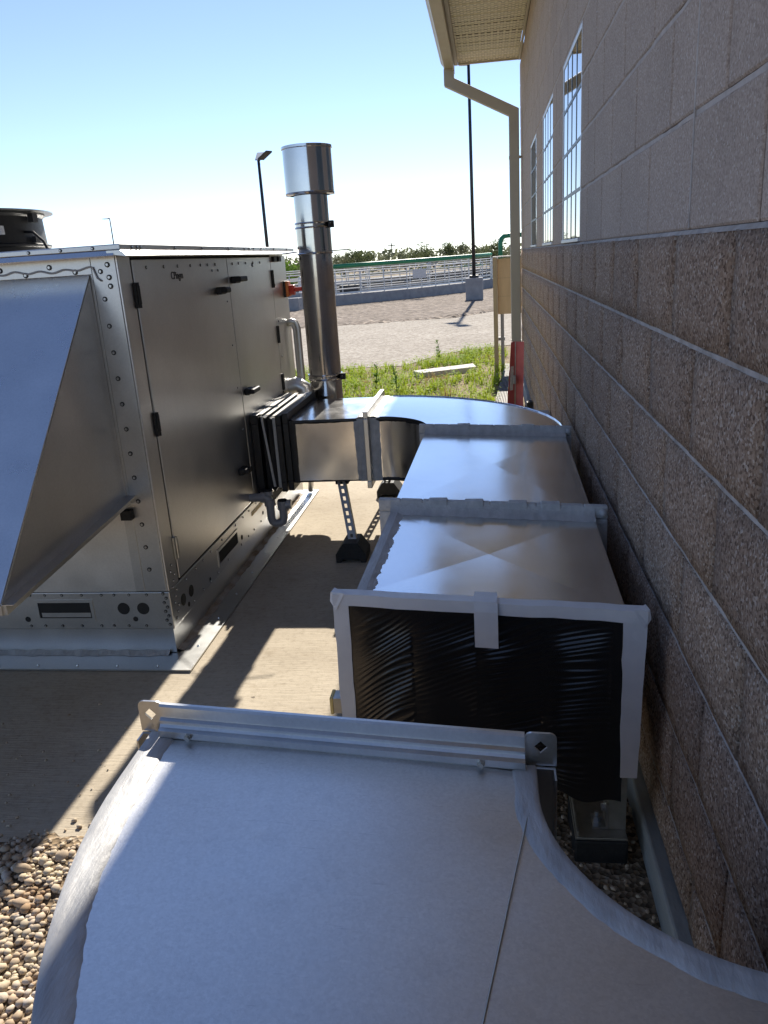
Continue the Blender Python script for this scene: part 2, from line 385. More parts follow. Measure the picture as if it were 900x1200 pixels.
# low ridges of graded gravel along the road's edges
def ridge(name, pts, w, h, mat, seed):
    r = random.Random(seed); b = MB(); vs = []; fs = []; n = 0
    pts = wob(pts, 0.05, 0.12, seed)
    for i, (x, y) in enumerate(pts):
        hh = h * r.uniform(0.3, 1.2)
        vs += [(x, y - w * r.uniform(.7, 1.2), -0.06), (x, y + r.uniform(-.05, .05), -0.045 + hh), (x, y + w * r.uniform(.7, 1.2), -0.06)]
        if i: a = (i - 1) * 3; fs += [(a, a + 3, a + 4, a + 1), (a + 1, a + 4, a + 5, a + 2)]
    b.add(vs, fs)
    return kind(b.build(name, mat, smooth=True), 'structure')
ridge('gravel_berm', [(-8, 18.2), (-4.6, 19.0), (-0.8, 19.8), (0.1, 21.1), (4, 22.2)], 0.35, 0.07, 'shoulder', 5)

# river stones by the elbow duct: the 300 largest in view as single objects, the others as one mass
def stone_mesh(i):
    bm = bmesh.new(); bmesh.ops.create_icosphere(bm, subdivisions=2, radius=1.0)
    for v in bm.verts:
        d = 1 + 0.34 * noise.noise(v.co * 1.4 + Vector((i * 7.3, 0, 0))) + 0.14 * noise.noise(v.co * 3 + Vector((0, i * 3.1, 0)))
        v.co = v.co * d
    for f in bm.faces: f.smooth = True
    me = bpy.data.meshes.new('stone'); bm.to_mesh(me); bm.free(); me.materials.append(MT['stone']); return me
stones = [stone_mesh(i) for i in range(7)]
rs = random.Random(11)
def gz(y): return -0.020 + 0.022 * min(1.0, max(0.0, (y - 1.28) / 0.2))
ra = random.Random(8); b = MB(); vs = []; fs = []
for i in range(141):
    x = -4.2 + i * 0.027
    w = 0.07 * noise.noise(Vector((x * 3.1, 0, 0))) + ra.uniform(-.015, .015)
    vs += [(x, 1.26, -0.024), (x, 1.37, -0.012 + ra.uniform(-.003, .003)), (x, 1.485, 0.002 + ra.uniform(-.001, .001)), (x, 1.575 + w, 0.0032), (x, 1.595 + w, -0.002)]
    if i:
        for k in range(4): a = (i - 1) * 5 + k; fs.append((a, a + 5, a + 6, a + 1))
apron = kind(b.add(vs, fs).build('gravel_apron', 'gravel_bed', smooth=True), 'structure')
placed = []
def try_stone(x, y, r):
    for (px, py, pr) in placed:
        if abs(px - x) < 0.05 and (px - x) ** 2 + (py - y) ** 2 < (0.72 * (pr + r)) ** 2: return False
    placed.append((x, y, r)); return True
n_big = 0
for k in range(16000):
    x = rs.uniform(-1.45, -0.64); y = rs.uniform(0.45, 1.57)
    edge = 1.50 - y
    if rs.random() > min(1, 0.25 + edge * 4): continue
    r = rs.uniform(0.007, 0.0155) * (0.75 + 0.4 * rs.random())
    if try_stone(x, y, r): pass
placed.sort(key=lambda s: -s[2] / math.hypot(s[0], s[1], 1.4))
for (x, y, r) in placed[:300]:
    inst(rs.choice(stones), 'stone', gravel_bed, (x, y, gz(y) + r * rs.uniform(0.2, 0.75)), (rs.uniform(-.4, .4), rs.uniform(-.4, .4), rs.uniform(0, 6.28)), (r * rs.uniform(1.0, 1.45), r * rs.uniform(0.8, 1.0), r * rs.uniform(0.55, 0.8)))
def stone_bulk(lst, name, parent):
    bm = bmesh.new(); bmesh.ops.create_icosphere(bm, subdivisions=1, radius=1.0)
    V = [v.co.copy() for v in bm.verts]; F = [tuple(v.index for v in f.verts) for f in bm.faces]; bm.free()
    b = MB()
    for (x, y, r) in lst:
        e = Matrix.Rotation(rs.uniform(0, 6.28), 3, 'Z') @ Matrix.Diagonal((r * 1.3, r, r * 0.75))
        c = Vector((x, y, gz(y) + r * rs.uniform(0.15, 0.6)))
        b.add([c + e @ (v * rs.uniform(.85, 1.1)) for v in V], F)
    return kind(b.build(name, 'stone_mass', parent, smooth=True), 'stuff')
extra = placed[300:]
for k in range(2600): extra.append((rs.uniform(-4.5, -1.45), rs.uniform(0.4, 1.5), rs.uniform(0.006, 0.015)))
for k in range(1500): extra.append((rs.uniform(-0.28, 0.34), rs.uniform(0.7, 3.4), rs.uniform(0.003, 0.007)))
for k in range(2600): extra.append((rs.uniform(-1.5, -0.6), rs.uniform(0.45, 1.57), rs.uniform(0.003, 0.008)))
stone_bulk(extra, 'small_stones', gravel_bed)
# crumbs of gravel kicked onto the pad edge
stone_bulk([(rs.uniform(-2.6, -0.7), 1.50 + abs(rs.gauss(0, 0.07)), rs.uniform(0.003, 0.008)) for k in range(420)] + [(rs.uniform(-2.6, -0.7), 1.6 + abs(rs.gauss(0, 0.3)), rs.uniform(0.002, 0.005)) for k in range(160)], 'gravel_crumbs', pad_o)

# ------------------------------------------------------------------ block building
WX = 0.376; Z0 = 1.413; CH = 0.203; BL = 0.406
bld = thing('block_building', 'brown concrete block building with rough lower courses, smooth upper courses and tan eave', 'building', (WX, 3.7, 0))
WIN = [(3.50, 4.313), (4.93, 5.79), (6.50, 7.31)]; WT = Z0 + 4 * CH
def block_geo(L, h, rough, seed):
    r = random.Random(seed); vs = []; fs = []
    ny, nz = (6, 4) if rough else (4, 4)
    g = 0.0
    for j in range(nz + 1 if rough else 4):
        for i in range(ny + 1 if rough else 4):
            if rough:
                u = i / ny; w = j / nz; e = (i in (0, ny)) or (j in (0, nz))
                d = r.uniform(0.0, 0.003) if e else r.uniform(0.004, 0.0115)
                vs.append((-d, u * L, w * h))
            else:
                u = (0, 0.004 / L, 1 - 0.004 / L, 1)[i]; w = (0, 0.004 / h, 1 - 0.004 / h, 1)[j]
                e = (i in (0, 3)) or (j in (0, 3))
                vs.append((0.003 if e else r.uniform(-0.0004, 0.0004), u * L, w * h))
    nx_ = ny + 1 if rough else 4; nzv = nz + 1 if rough else 4
    for j in range(nzv - 1):
        for i in range(nx_ - 1):
            a = j * nx_ + i; fs.append((a, a + nx_, a + nx_ + 1, a + 1))
    per = [i for i in range(nx_)] + [j * nx_ + nx_ - 1 for j in range(1, nzv)] + [(nzv - 1) * nx_ + i for i in range(nx_ - 2, -1, -1)] + [j * nx_ for j in range(nzv - 2, 0, -1)]
    o = len(vs)
    for p in per: vs.append((0.03, vs[p][1], vs[p][2]))
    n = len(per)
    for i in range(n): fs.append((per[i], per[(i + 1) % n], o + (i + 1) % n, o + i))
    return vs, fs
cache = {}
def block_mesh(L, h, rough, var):
    key = (round(L, 3), round(h, 3), rough, var)
    if key not in cache:
        vs, fs = block_geo(L, h, rough, hash(key) % 9999)
        me = bpy.data.meshes.new('block'); me.from_pydata(vs, [], fs)
        bm = bmesh.new(); bm.from_mesh(me); bmesh.ops.recalc_face_normals(bm, faces=bm.faces)
        if rough:
            for f in bm.faces: f.smooth = True
        bm.to_mesh(me); bm.free(); me.materials.append(MT['split' if rough else 'smooth']); cache[key] = me
    return cache[key]
bulk = {True: MB(), False: MB()}
rb = random.Random(3)
phase = {True: {0: 1.13, 1: 1.33}, False: {0: 1.233, 1: 1.436}}
for k in range(-7, 9):
    rough = k < 0
    za = Z0 + CH * k + 0.005; zb = Z0 + CH * (k + 1) - 0.005
    if k == -7: za = 0.078
    if k == -1: zb = Z0 - 0.003
    ph = phase[rough][k % 2]
    y = ph - BL * 8
    while y < 9.36:
        ya, yb = max(y + 0.005, -2.0), min(y + BL - 0.005, 9.36)
        y += BL
        if yb - ya < 0.03: continue
        spans = [(ya, yb)]
        if 0 <= k < 4:
            for (wa, wb) in WIN:
                new = []
                for (p, q) in spans:
                    if q <= wa or p >= wb: new.append((p, q)); continue
                    if p < wa - 0.02: new.append((p, wa - 0.004))
                    if q > wb + 0.02: new.append((wb + 0.004, q))
                spans = new
        for (p, q) in spans:
            L = q - p; h = zb - za
            if 0.7 < p and p < 4.7:
                inst(block_mesh(L, h, rough, rb.randrange(5)), 'block', bld, (WX, p, za))
            else:
                vs, fs = block_geo(L, h, rough, rb.randrange(9999))
                bulk[rough].add([(v[0] + WX, v[1] + p, v[2] + za) for v in vs], fs)
kind(bulk[True].build('rough_block_field', 'split', bld, smooth=True), 'stuff')
kind(bulk[False].build('smooth_block_field', 'smooth', bld), 'stuff')
# mortar bed behind the faces
MB().box(WX + 0.0045, WX + 0.028, -2.0, 9.352, 0.079, Z0 - 0.007).build('mortar', 'mortar_dark', bld)
mm = MB()
mm.box(WX + 0.012, WX + 0.029, -2.0, 9.352, WT + 0.0, 3.24)
ys = [-2.0] + [v for w in WIN for v in w] + [9.352]
for a, b in zip(ys[0::2], ys[1::2]): mm.box(WX + 0.012, WX + 0.029, a, b, Z0 + 0.003, WT - 0.001)
mm.build('mortar', 'mortar_dark', bld)
rj = random.Random(19)
def bed(z, ya, yb, x, mat, amp):
    n = max(2, int((yb - ya) / 0.05)); vs = []; fs = []
    for i in range(n + 1):
        y = ya + (yb - ya) * i / n; d = rj.uniform(-amp, amp)
        vs += [(x + 0.02, y, z - 0.0052), (x + d, y, z - 0.0052), (x + d - 0.0004, y, z + 0.0035 + rj.uniform(-1, 1) * .0016), (x + 0.02, y, z + 0.0052)]
        if i:
            for k in range(3): a = (i - 1) * 4 + k; fs.append((a, a + 1, a + 5, a + 4))
    MB().add(vs, fs).build('bed_joint', mat, bld, smooth=False)
for k in range(-6, 0): bed(Z0 + CH * k, -2.0, 9.35, WX + 0.0005, 'mortar', 0.0014)
for k in range(1, 9):
    if k < 4:
        for a, b in zip(ys[0::2], ys[1::2]): bed(Z0 + CH * k, a, b, WX + 0.0028, 'mortar_mid', 0.0012)
    else: bed(Z0 + CH * k + (0.001 if k == 4 else 0), -2.0, 9.35, WX + 0.0028, 'mortar_mid', 0.0012)
# sloped mortar ledge where the rough courses meet the smooth ones
MB().prism([(WX - 0.003, Z0 - 0.0045), (WX + 0.004, Z0 + 0.004), (WX + 0.02, Z0 + 0.004), (WX + 0.02, Z0 - 0.0045)], 1, -2.0, 9.35).build('mortar_ledge', 'mortar', bld)
MB().box(WX + 0.031, 6.0, -2.0, 9.34, -0.3, 3.22).build('light_block_core', 'mortar_dark', bld)  # unseen solid box added to keep light from leaking through the wall
MB().box(0.343, WX + 0.030, -2.0, 9.365, -0.30, 0.074).build('footing', 'footing', bld, bevel=0.006)
# control joint sealant
MB().box(WX - 0.0005, WX + 0.008, 1.634, 1.643, Z0 + 0.008, 3.2).build('control_joint', 'mortar', bld)
for (wa, wb) in WIN:
    fr = MB(); d0, d1 = WX + 0.0015, WX + 0.028; t = 0.022
    fr.box(d0, d1, wa, wa + t, Z0 + 0.007, WT - 0.006); fr.box(d0, d1, wb - t, wb, Z0 + 0.007, WT - 0.006)
    fr.box(d0, d1, wa + t, wb - t, WT - 0.006 - t, WT - 0.006)
    f = fr.build('window', 'galv_rail', bld, bevel=0.002)
    MB().box(WX - 0.006, d1, wa + t, wb - t, Z0 + 0.007, Z0 + 0.022).build('sill', 'galv_rail', f, bevel=0.002)
    ca = (wb - wa - 2 * t) / 4; ra = (WT - 0.006 - t - Z0 - 0.022) / 4
    mu = MB()
    for i in range(1, 4):
        y = wa + t + ca * i; mu.box(WX + 0.0030, WX + 0.016, y - 0.011, y + 0.011, Z0 + 0.022, WT - 0.006 - t)
        z = Z0 + 0.022 + ra * i; mu.box(WX + 0.0025, WX + 0.017, wa + t, wb - t, z - 0.007, z + 0.007)
    mu.build('muntin', 'pole', f)
    for i in range(4):
        for j in range(4):
            y = wa + t + ca * i; z = Z0 + 0.022 + ra * j
            MB().box(WX + 0.0045, WX + 0.02, y + 0.004, y + ca - 0.004, z + 0.004, z + ra - 0.004).build('pane', 'glass', f)
# eave: soffit panels, fascia, gutter, roof
EY = 9.12
y = -2.0; n = 0
sof = None
while y < EY - 0.05:
    b = MB(); L = min(0.305, EY - y)
    # two shallow V grooves per panel
    pr = [(y, 3.262), (y + L * 0.30, 3.262), (y + L * 0.33, 3.268), (y + L * 0.36, 3.262), (y + L * 0.63, 3.262), (y + L * 0.66, 3.268), (y + L * 0.69, 3.262), (y + L - 0.012, 3.262), (y + L - 0.006, 3.256), (y + L - 0.001, 3.256), (y + L - 0.001, 3.29), (y, 3.29)]
    if sof is None or L < 0.304:
        o = b.prism(pr, 0, -0.255, 0.352).build('soffit_panel', 'soffit', bld)
        if sof is None: sof = o.data; sof_y = y
    else: 
        o = bpy.data.objects.new('soffit_panel', sof); col.objects.link(o); o.parent = bld; o.location = (0, y - sof_y, 0); LOC[o.name] = LOC[bld.name]
    y += 0.305
MB().box(0.353, WX - 0.003, -2.0, EY, 3.232, 3.258).build('soffit_trim', 'trim', bld, bevel=0.003)
MB().box(-0.29, -0.256, -2.0, EY + 0.003, 3.235, 3.30).build('soffit_trim', 'trim', bld, bevel=0.003)
MB().box(-0.312, -0.291, -2.0, EY + 0.006, 3.16, 3.40).build('fascia', 'trim', bld, bevel=0.002)
MB().box(-0.255, WX + 0.03, EY - 0.001, EY + 0.03, 3.24, 3.40).build('rake_trim', 'trim', bld, bevel=0.003)
gp = [(-0.313, 3.30), (-0.313, 3.175), (-0.385, 3.175), (-0.398, 3.20), (-0.402, 3.235), (-0.425, 3.262), (-0.432, 3.275), (-0.432, 3.305), (-0.424, 3.305), (-0.424, 3.277), (-0.395, 3.24), (-0.39, 3.20), (-0.38, 3.183), (-0.321, 3.183), (-0.321, 3.30)]
MB().prism(gp, 1, -2.0, EY + 0.02).build('gutter', 'trim', bld)
MB().prism([(-0.313, 3.30), (-0.313, 3.175), (-0.385, 3.175), (-0.398, 3.20), (-0.402, 3.235), (-0.425, 3.262), (-0.432, 3.275), (-0.432, 3.305)], 1, EY + 0.021, EY + 0.026).build('gutter_cap', 'trim', bld)
MB().hexa([(-0.36, -2.2, 3.315), (6, -2.2, 4.9), (6, EY + 0.05, 4.9), (-0.36, EY + 0.05, 3.315), (-0.36, -2.2, 3.34), (6, -2.2, 4.94), (6, EY + 0.05, 4.94), (-0.36, EY + 0.05, 3.34)]).build('roof', 'roofing', bld)
MB().prism([(0.42, 3.22), (5.99, 3.22), (5.99, 4.88), (0.42, 3.52)], 1, -2, 9.2).build('gable', 'mortar_dark', bld)
# downspout with offset elbow
dy0, dy1 = 8.93, 9.02
def quadpath(pts, hw, d):   # rectangular pipe in the x-z plane
    b = MB(); vs = []; fs = []
    P = [Vector((p[0], 0, p[1])) for p in pts]
    for i, p in enumerate(P):
        t0 = (P[i] - P[i - 1]).normalized() if i else (P[1] - P[0]).normalized()
        t1 = (P[i + 1] - P[i]).normalized() if i < len(P) - 1 else t0
        t = (t0 + t1).normalized(); nrm = Vector((-t.z, 0, t.x)); s = hw / max(0.4, t.dot(t1))
        for sx, yy in ((-1, d[0]), (1, d[0]), (1, d[1]), (-1, d[1])):
            q = p + nrm * s * sx; vs.append((q.x, yy, q.z))
    for i in range(len(P) - 1):
        for k in range(4):
            fs.append((i * 4 + k, i * 4 + (k + 1) % 4, i * 4 + 4 + (k + 1) % 4, i * 4 + 4 + k))
    fs += [(3, 2, 1, 0), tuple((len(P) - 1) * 4 + k for k in range(4))]
    return b.add(vs, fs)
ds = quadpath([(-0.345, 3.18), (-0.345, 3.06), (0.296, 2.735), (0.296, 0.44)], 0.051, (dy0, dy1)).build('downspout', 'trim', bld, bevel=0.006)
MB().box(0.242, 0.350, dy0 - 0.004, dy1 + 0.004, 2.30, 2.33).build('strap', 'trim', ds)
MB().box(0.242, 0.350, dy0 - 0.004, dy1 + 0.004, 0.441, 0.47).build('strap', 'trim', ds)
MB().box(0.351, WX - 0.002, dy0 + 0.02, dy1 - 0.02, 2.305, 2.325).build('strap', 'trim', ds)

# ------------------------------------------------------------------ rooftop unit
UX = -1.20; UXL = -2.74; UY0 = 2.585; UY1 = 4.84
ac = thing('air_handling_unit', 'large galvanised air handling unit with sloping intake hood on a concrete pad', 'air handler', (-1.97, 3.7, 0))
MB().box(UXL + 0.02, UX - 0.016, UY0 + 0.022, UY1 - 0.02, 0.012, 0.118).build('curb', 'galv', ac)
MB().box(UXL - 0.08, UX + 0.088, UY0 - 0.112, UY1 - 0.02, 0.004, 0.010).build('curb_flange', 'galv', ac)
MT['grime'] = M('rusty_grime', (0.20, 0.13, 0.07), (0.42, 0.38, 0.33), 14, 0.9, 0, 0, 0.8, 90, 0.004)
MB().add(*[x for x in (lambda n: ([p for i in range(n + 1) for p in ((UX - 0.0165, 2.62 + i * 2.1 / n, 0.020 + 0.004 * math.sin(i * 1.7)), (UX + 0.006 + 0.010 * abs(math.sin(i * 0.37) * math.sin(i * 1.13)), 2.62 + i * 2.1 / n, 0.0107))], [(2 * i, 2 * i + 1, 2 * i + 3, 2 * i + 2) for i in range(n)]))(70)]).build('curb_bead', 'grime', ac)
MB().add(*[x for x in (lambda n: ([p for i in range(n + 1) for p in ((UXL + i * 1.5 / n, UY0 + 0.0215, 0.020 + 0.003 * math.sin(i * 1.7)), (UXL + i * 1.5 / n, UY0 - 0.004 - 0.012 * abs(math.sin(i * 0.37) * math.sin(i * 1.13)), 0.0107))], [(2 * i, 2 * i + 1, 2 * i + 3, 2 * i + 2) for i in range(n)]))(60)]).build('curb_bead', 'sealant', ac)
MB().box(UXL, UX, UY0, UY1, 0.120, 0.272).build('base_rail', 'galv', ac, bevel=0.003)
hs = MB().box(UXL + 0.006, UX - 0.007, UY0 + 0.007, UY1 - 0.006, 0.273, 1.470).build('housing', 'galv_dark', ac)
# side doors over a dark sheet painted as the shade in their gaps
MB().box(UX - 0.007, UX - 0.0035, 2.683, 4.52, 0.274, 1.462).build('gap_shade', 'dark', ac)
doors = []
for (a, b, z0) in ((2.690, 3.716, 0.285), (3.724, 4.494, 0.285)):
    doors.append(MB().box(UX - 0.0034, UX + 0.004, a, b, z0, 1.452).build('door', 'galv_dark', ac, bevel=0.0025))
MB().box(UX - 0.0034, UX + 0.003, 4.502, UY1, 0.276, 1.456).build('end_panel', 'galv_dark', ac, bevel=0.002)
MB().box(UX - 0.0068, UX + 0.0005, UY0, 2.682, 0.275, 1.468).build('corner_post', 'galv_dark', ac, bevel=0.002)
fs_ = MB()
fs_.box(-1.292, UX - 0.0075, UY0 - 0.001, UY0 + 0.006, 0.275, 1.468)
fs_.build('corner_post', 'galv', ac, bevel=0.0015)
MB().box(UXL + 0.01, -1.293, UY0 - 0.0015, UY0 + 0.006, 1.412, 1.468).build('head_rail', 'galv', ac, bevel=0.0015)
MB().box(-1.330, -1.294, UY0 + 0.001, UY0 + 0.006, 0.275, 1.411).build('corner_strip', 'galv', ac, bevel=0.001)
# wavy sealant bead along the hood's top flange
MB().path([(x, UY0 - 0.004, 1.430 + 0.004 * math.sin(x * 71.4) + 0.002 * math.sin(x * 23)) for x in [UXL + 0.05 + i * 0.012 for i in range(120)] if x < -1.285] + [(-1.275, UY0 - 0.004, 1.40), (-1.262, UY0 - 0.004, 1.39)], 0.0032, 6).build('sealant_bead', 'pvc', ac, smooth=True)
# screw heads (3-4 pixels each) joined
sc = MB(); sw_ = MB()
def screw(x, y, z, ax, r=0.0055):
    d = 0.0045; R2 = r * 1.4; wd = 0.0018
    if ax == 0: sw_.path([(x, y, z), (x + wd, y, z)], R2, 9)
    elif ax == 1: sw_.path([(x, y, z), (x, y - wd, z)], R2, 9)
    if ax == 0: sc.path([(x, y, z), (x + d, y, z)], [r, r * 0.7], 7)
    elif ax == 1: sc.path([(x, y, z), (x, y - d, z)], [r, r * 0.7], 7)
    else: sc.path([(x, y, z), (x, y, z + d)], [r, r * 0.7], 7)
for i in range(12): screw(-1.313, UY0 + 0.001, 1.38 - i * 0.066, 1)
for i in range(13): screw(-1.262, UY0 - 0.001, 1.42 - i * 0.088, 1, 0.006)
for i in range(16): screw(-1.35 - i * 0.088, UY0 - 0.0015, 1.423 + (i % 2) * 0.02, 1, 0.0065)
for z in (1.44, 1.40, 1.372): screw(-1.235, UY0 - 0.001, z, 1, 0.0065)
for i in range(8): screw(-1.215 - 0.01 * (i % 2), UY0 - 0.0005, 0.14 + i * 0.018, 1, 0.0045)
for x in (-1.29, -1.36, -1.42, -1.47, -1.55, -1.63, -1.7, -1.76): screw(x, UY0, 0.262, 1, 0.004); screw(x - 0.02, UY0, 0.135, 1, 0.004)
for y in (2.80, 2.96, 3.10, 3.24, 3.36, 3.45, 3.55, 3.80, 3.90, 4.02, 4.15, 4.28): screw(UX + 0.004, y, 1.425, 0, 0.0045)
for y in (3.5, 3.58): screw(UX + 0.004, y, 1.40, 0, 0.004)
for i in range(11): screw(UX, 2.62 + 0.015 * (i % 3), 0.15 + i * 0.021, 0, 0.0042)
for y in (2.75, 2.86, 2.95, 3.05, 3.2, 3.4, 3.52, 3.62, 3.75, 3.9, 4.05, 4.3): screw(UX, y, 0.255, 0, 0.004); screw(UX, y + 0.05, 0.14, 0, 0.004)
for z in (1.30, 1.1, 0.9, 0.7, 0.5): screw(UX + 0.003, 4.55, z, 0, 0.0045); screw(UX + 0.004, 3.66, z - 0.04, 0, 0.003)
# lifting slots and knockouts in the base rail, dark plates painted as their inner shade
def slot_front(x0, x1, z0, z1):
    f = MB(); t = 0.012; y = UY0
    f.box(x0 - t, x1 + t, y - 0.003, y + 0.001, z1, z1 + t); f.box(x0 - t, x1 + t, y - 0.003, y + 0.001, z0 - t, z0)
    f.box(x0 - t, x0, y - 0.003, y + 0.001, z0, z1); f.box(x1, x1 + t, y - 0.003, y + 0.001, z0, z1)
    o = f.build('lifting_slot', 'galv', ac)
    MB().box(x0, x1, y - 0.001, y + 0.001, z0, z1).build('slot_shade', 'dark', o)
    MB().box(x0 + 0.01, x1 - 0.004, y - 0.002, y - 0.0012, z0 + 0.004, z0 + 0.022).build('slot_lip', 'galv', o)
def slot_side(y0, y1, z0, z1):
    f = MB(); t = 0.012; x = UX
    f.box(x - 0.001, x + 0.004, y0 - t, y1 + t, z1, z1 + t); f.box(x - 0.001, x + 0.004, y0 - t, y1 + t, z0 - t, z0)
    f.box(x - 0.001, x + 0.004, y0 - t, y0, z0, z1); f.box(x - 0.001, x + 0.004, y1, y1 + t, z0, z1)
    o = f.build('lifting_slot', 'galv', ac)
    MB().box(x - 0.001, x + 0.001, y0, y1, z0, z1).build('slot_shade', 'dark', o)
slot_front(-1.735, -1.522, 0.168, 0.232); slot_front(-2.45, -2.24, 0.168, 0.232)
slot_side(3.13, 3.40, 0.168, 0.222); slot_side(4.02, 4.28, 0.168, 0.222)
def hole(x, y, z, r, ax):
    b = MB()
    if ax == 1: b.tube((x, y + 0.001, z), (x, y - 0.0015, z), r, n=18)
    else: b.tube((x - 0.001, y, z), (x + 0.0015, y, z), r, n=18)
    b.build('knockout_shade', 'dark', ac)
for p in ((-1.39, 0.206, 0.024), (-1.312, 0.206, 0.024), (-1.349, 0.163, 0.010), (-1.788, 0.163, 0.011)): hole(p[0], UY0, p[1], p[2], 1)
for p in ((2.700, 0.19, 0.024), (2.785, 0.19, 0.024), (2.745, 0.15, 0.010), (3.0, 0.15, 0.008), (3.47, 0.17, 0.012), (3.85, 0.17, 0.010)): hole(UX, p[0], p[1], p[2], 0)
MB().box(UX - 0.001, UX + 0.002, 3.66, 3.86, 0.215, 0.235).build('rating_label', 'yellow', ac)
# hinges and handles
def hinge(y, z, h, mat, d):
    MB().box(UX + 0.002, UX + 0.010, y - 0.014, y + 0.002, z - h / 2, z + h / 2).tube((UX + 0.010, y + 0.004, z - h / 2), (UX + 0.010, y + 0.004, z + h / 2), 0.006, n=8).box(UX + 0.0041, UX + 0.007, y + 0.006, y + 0.028, z - h * 0.36, z + h * 0.36).build('hinge', mat, d)
for z in (1.335, 0.885, 0.41): hinge(2.688, z, 0.085, 'black_plastic' if z > 0.5 else 'zinc', doors[0])
for z in (1.335, 1.03, 0.76): hinge(4.498, z, 0.095, 'black_plastic', doors[1])
def handle(y, z, d, side):
    b = MB()
    b.box(UX + 0.0035, UX + 0.030, y - 0.045, y + 0.035, z - 0.016, z + 0.016)
    b.box(UX + 0.024, UX + 0.056, y - 0.035 * side - 0.012, y + 0.055 * side + 0.012, z - 0.010, z + 0.014)
    b.build('handle', 'black_plastic', d, bevel=0.006)
handle(3.79, 1.352, doors[1], 1); handle(3.56, 1.312, doors[0], -1); handle(3.80, 0.822, doors[1], 1); handle(3.565, 0.478, doors[0], -1)
for y in (4.56, 4.66): MB().box(UX + 0.002, UX + 0.02, y - 0.03, y + 0.03, 1.425, 1.455).build('clamp', 'black_plastic', ac, bevel=0.004)
# maker's lettering on the first door
def text(body, name, size, loc, rot, mat, parent):
    c = bpy.data.curves.new(name, 'FONT'); c.body = body; c.size = size; c.extrude = 0.0006; c.align_x = 'LEFT'
    c.materials.append(MT[mat]); o = bpy.data.objects.new(name, c); col.objects.link(o)
    bpy.context.view_layer.update()
    me = bpy.data.meshes.new_from_object(o.evaluated_get(bpy.context.evaluated_depsgraph_get())); bpy.data.objects.remove(o)
    o = bpy.data.objects.new(name, me); col.objects.link(o)
    o.parent = parent; o.location = Vector(loc) - LOC[parent.name]; o.rotation_euler = rot; return o
text('CPingm', 'lettering', 0.040, (UX + 0.0048, 3.02, 1.378), (R_(90), 0, R_(90)), 'ink', doors[0])
text('42', 'lettering', 0.030, (UX + 0.0048, 4.12, 1.405), (R_(90), 0, R_(90)), 'ink', doors[1])
# roof cap with flared drip edge
MB().box(UXL - 0.045, UX + 0.042, UY0 - 0.055, UY1 + 0.09, 1.482, 1.500).build('roof_cap', 'galv', ac, bevel=0.003)
MB().prism([(UX - 0.004, 1.481), (UX + 0.043, 1.481), (UX + 0.062, 1.464), (UX + 0.060, 1.461), (UX - 0.004, 1.4715)], 1, UY0 - 0.06, UY1 + 0.085).build('drip_edge', 'flange', ac)
MB().prism([(UY0 + 0.004, 1.481), (UY0 - 0.056, 1.481), (UY0 - 0.064, 1.466), (UY0 - 0.062, 1.462), (UY0 + 0.004, 1.4715)], 0, UXL - 0.04, UX + 0.02).build('drip_edge', 'hood', ac)
for y in (2.62, 2.66, 2.69, 3.0, 3.3, 3.65, 3.9, 3.98, 4.06, 4.2, 4.45, 4.75): screw(UX + 0.042, y, 1.491, 0, 0.004)
for i in range(10): screw(-1.25 - i * 0.11, UY0 - 0.055, 1.491, 1, 0.004)
for i in range(9): screw(-1.25 - i * 0.16, UY0 - 0.085, 0.010, 2, 0.005)
for i in range(9): screw(UX + 0.05, 2.66 + i * 0.25, 0.010, 2, 0.005)
kind(sc.build('screw_heads', 'flange', ac), 'stuff'); kind(sw_.build('screw_washers', 'rubber', ac), 'stuff')
# intake hood: sloping top, triangular cheeks, folded lip along the open bottom
HXr, HXl = -1.302, -2.66; HT = 1.412; HB = 0.62; HY = 1.785; HZ = 0.588
hood = MB().hexa([(HXl, UY0 - 0.006, HT - 0.006), (HXr, UY0 - 0.006, HT - 0.006), (HXr, HY, HZ), (HXl, HY, HZ), (HXl, UY0 - 0.002, HT), (HXr, UY0 - 0.002, HT), (HXr, HY - 0.004, HZ + 0.005), (HXl, HY - 0.004, HZ + 0.005)]).build('intake_hood', 'hood', ac)
for xx in (HXr - 0.001, HXl + 0.004):
    MB().prism([(UY0 - 0.003, HT - 0.012), (UY0 - 0.003, HB), (HY + 0.004, HZ - 0.006)], 0, xx - 0.003, xx - 0.0005).build('cheek', 'galv_dark', hood)
lp = MB()
for (d0, d1, e0, e1) in ((-0.002, 0.012, 0.0, 0.030), (0.012, 0.034, 0.0, 0.003)):
    lp.hexa([(HXr + d0, UY0 - 0.003, HB - e1 + .03), (HXr + d1, UY0 - 0.003, HB - e1 + .03), (HXr + d1, HY, HZ - e1 - 0.0), (HXr + d0, HY, HZ - e1 - 0.0),
             (HXr + d0, UY0 - 0.003, HB - e0 + .03), (HXr + d1, UY0 - 0.003, HB - e0 + .03), (HXr + d1, HY, HZ - e0), (HXr + d0, HY, HZ - e0)])
lp.box(HXl, HXr, HY - 0.006, HY + 0.02, HZ - 0.03, HZ - 0.002)
lp.build('hood_lip', 'galv', hood)
MB().box(-1.325, -1.285, UY0 - 0.03, UY0 - 0.002, 0.565, 0.600).build('hood_bracket', 'rubber', hood)
MB().box(HXl + 0.02, HXr - 0.01, UY0 - 0.045, UY0 - 0.009, HT - 0.062, HT - 0.06).build('hood_hem', 'hood', hood)
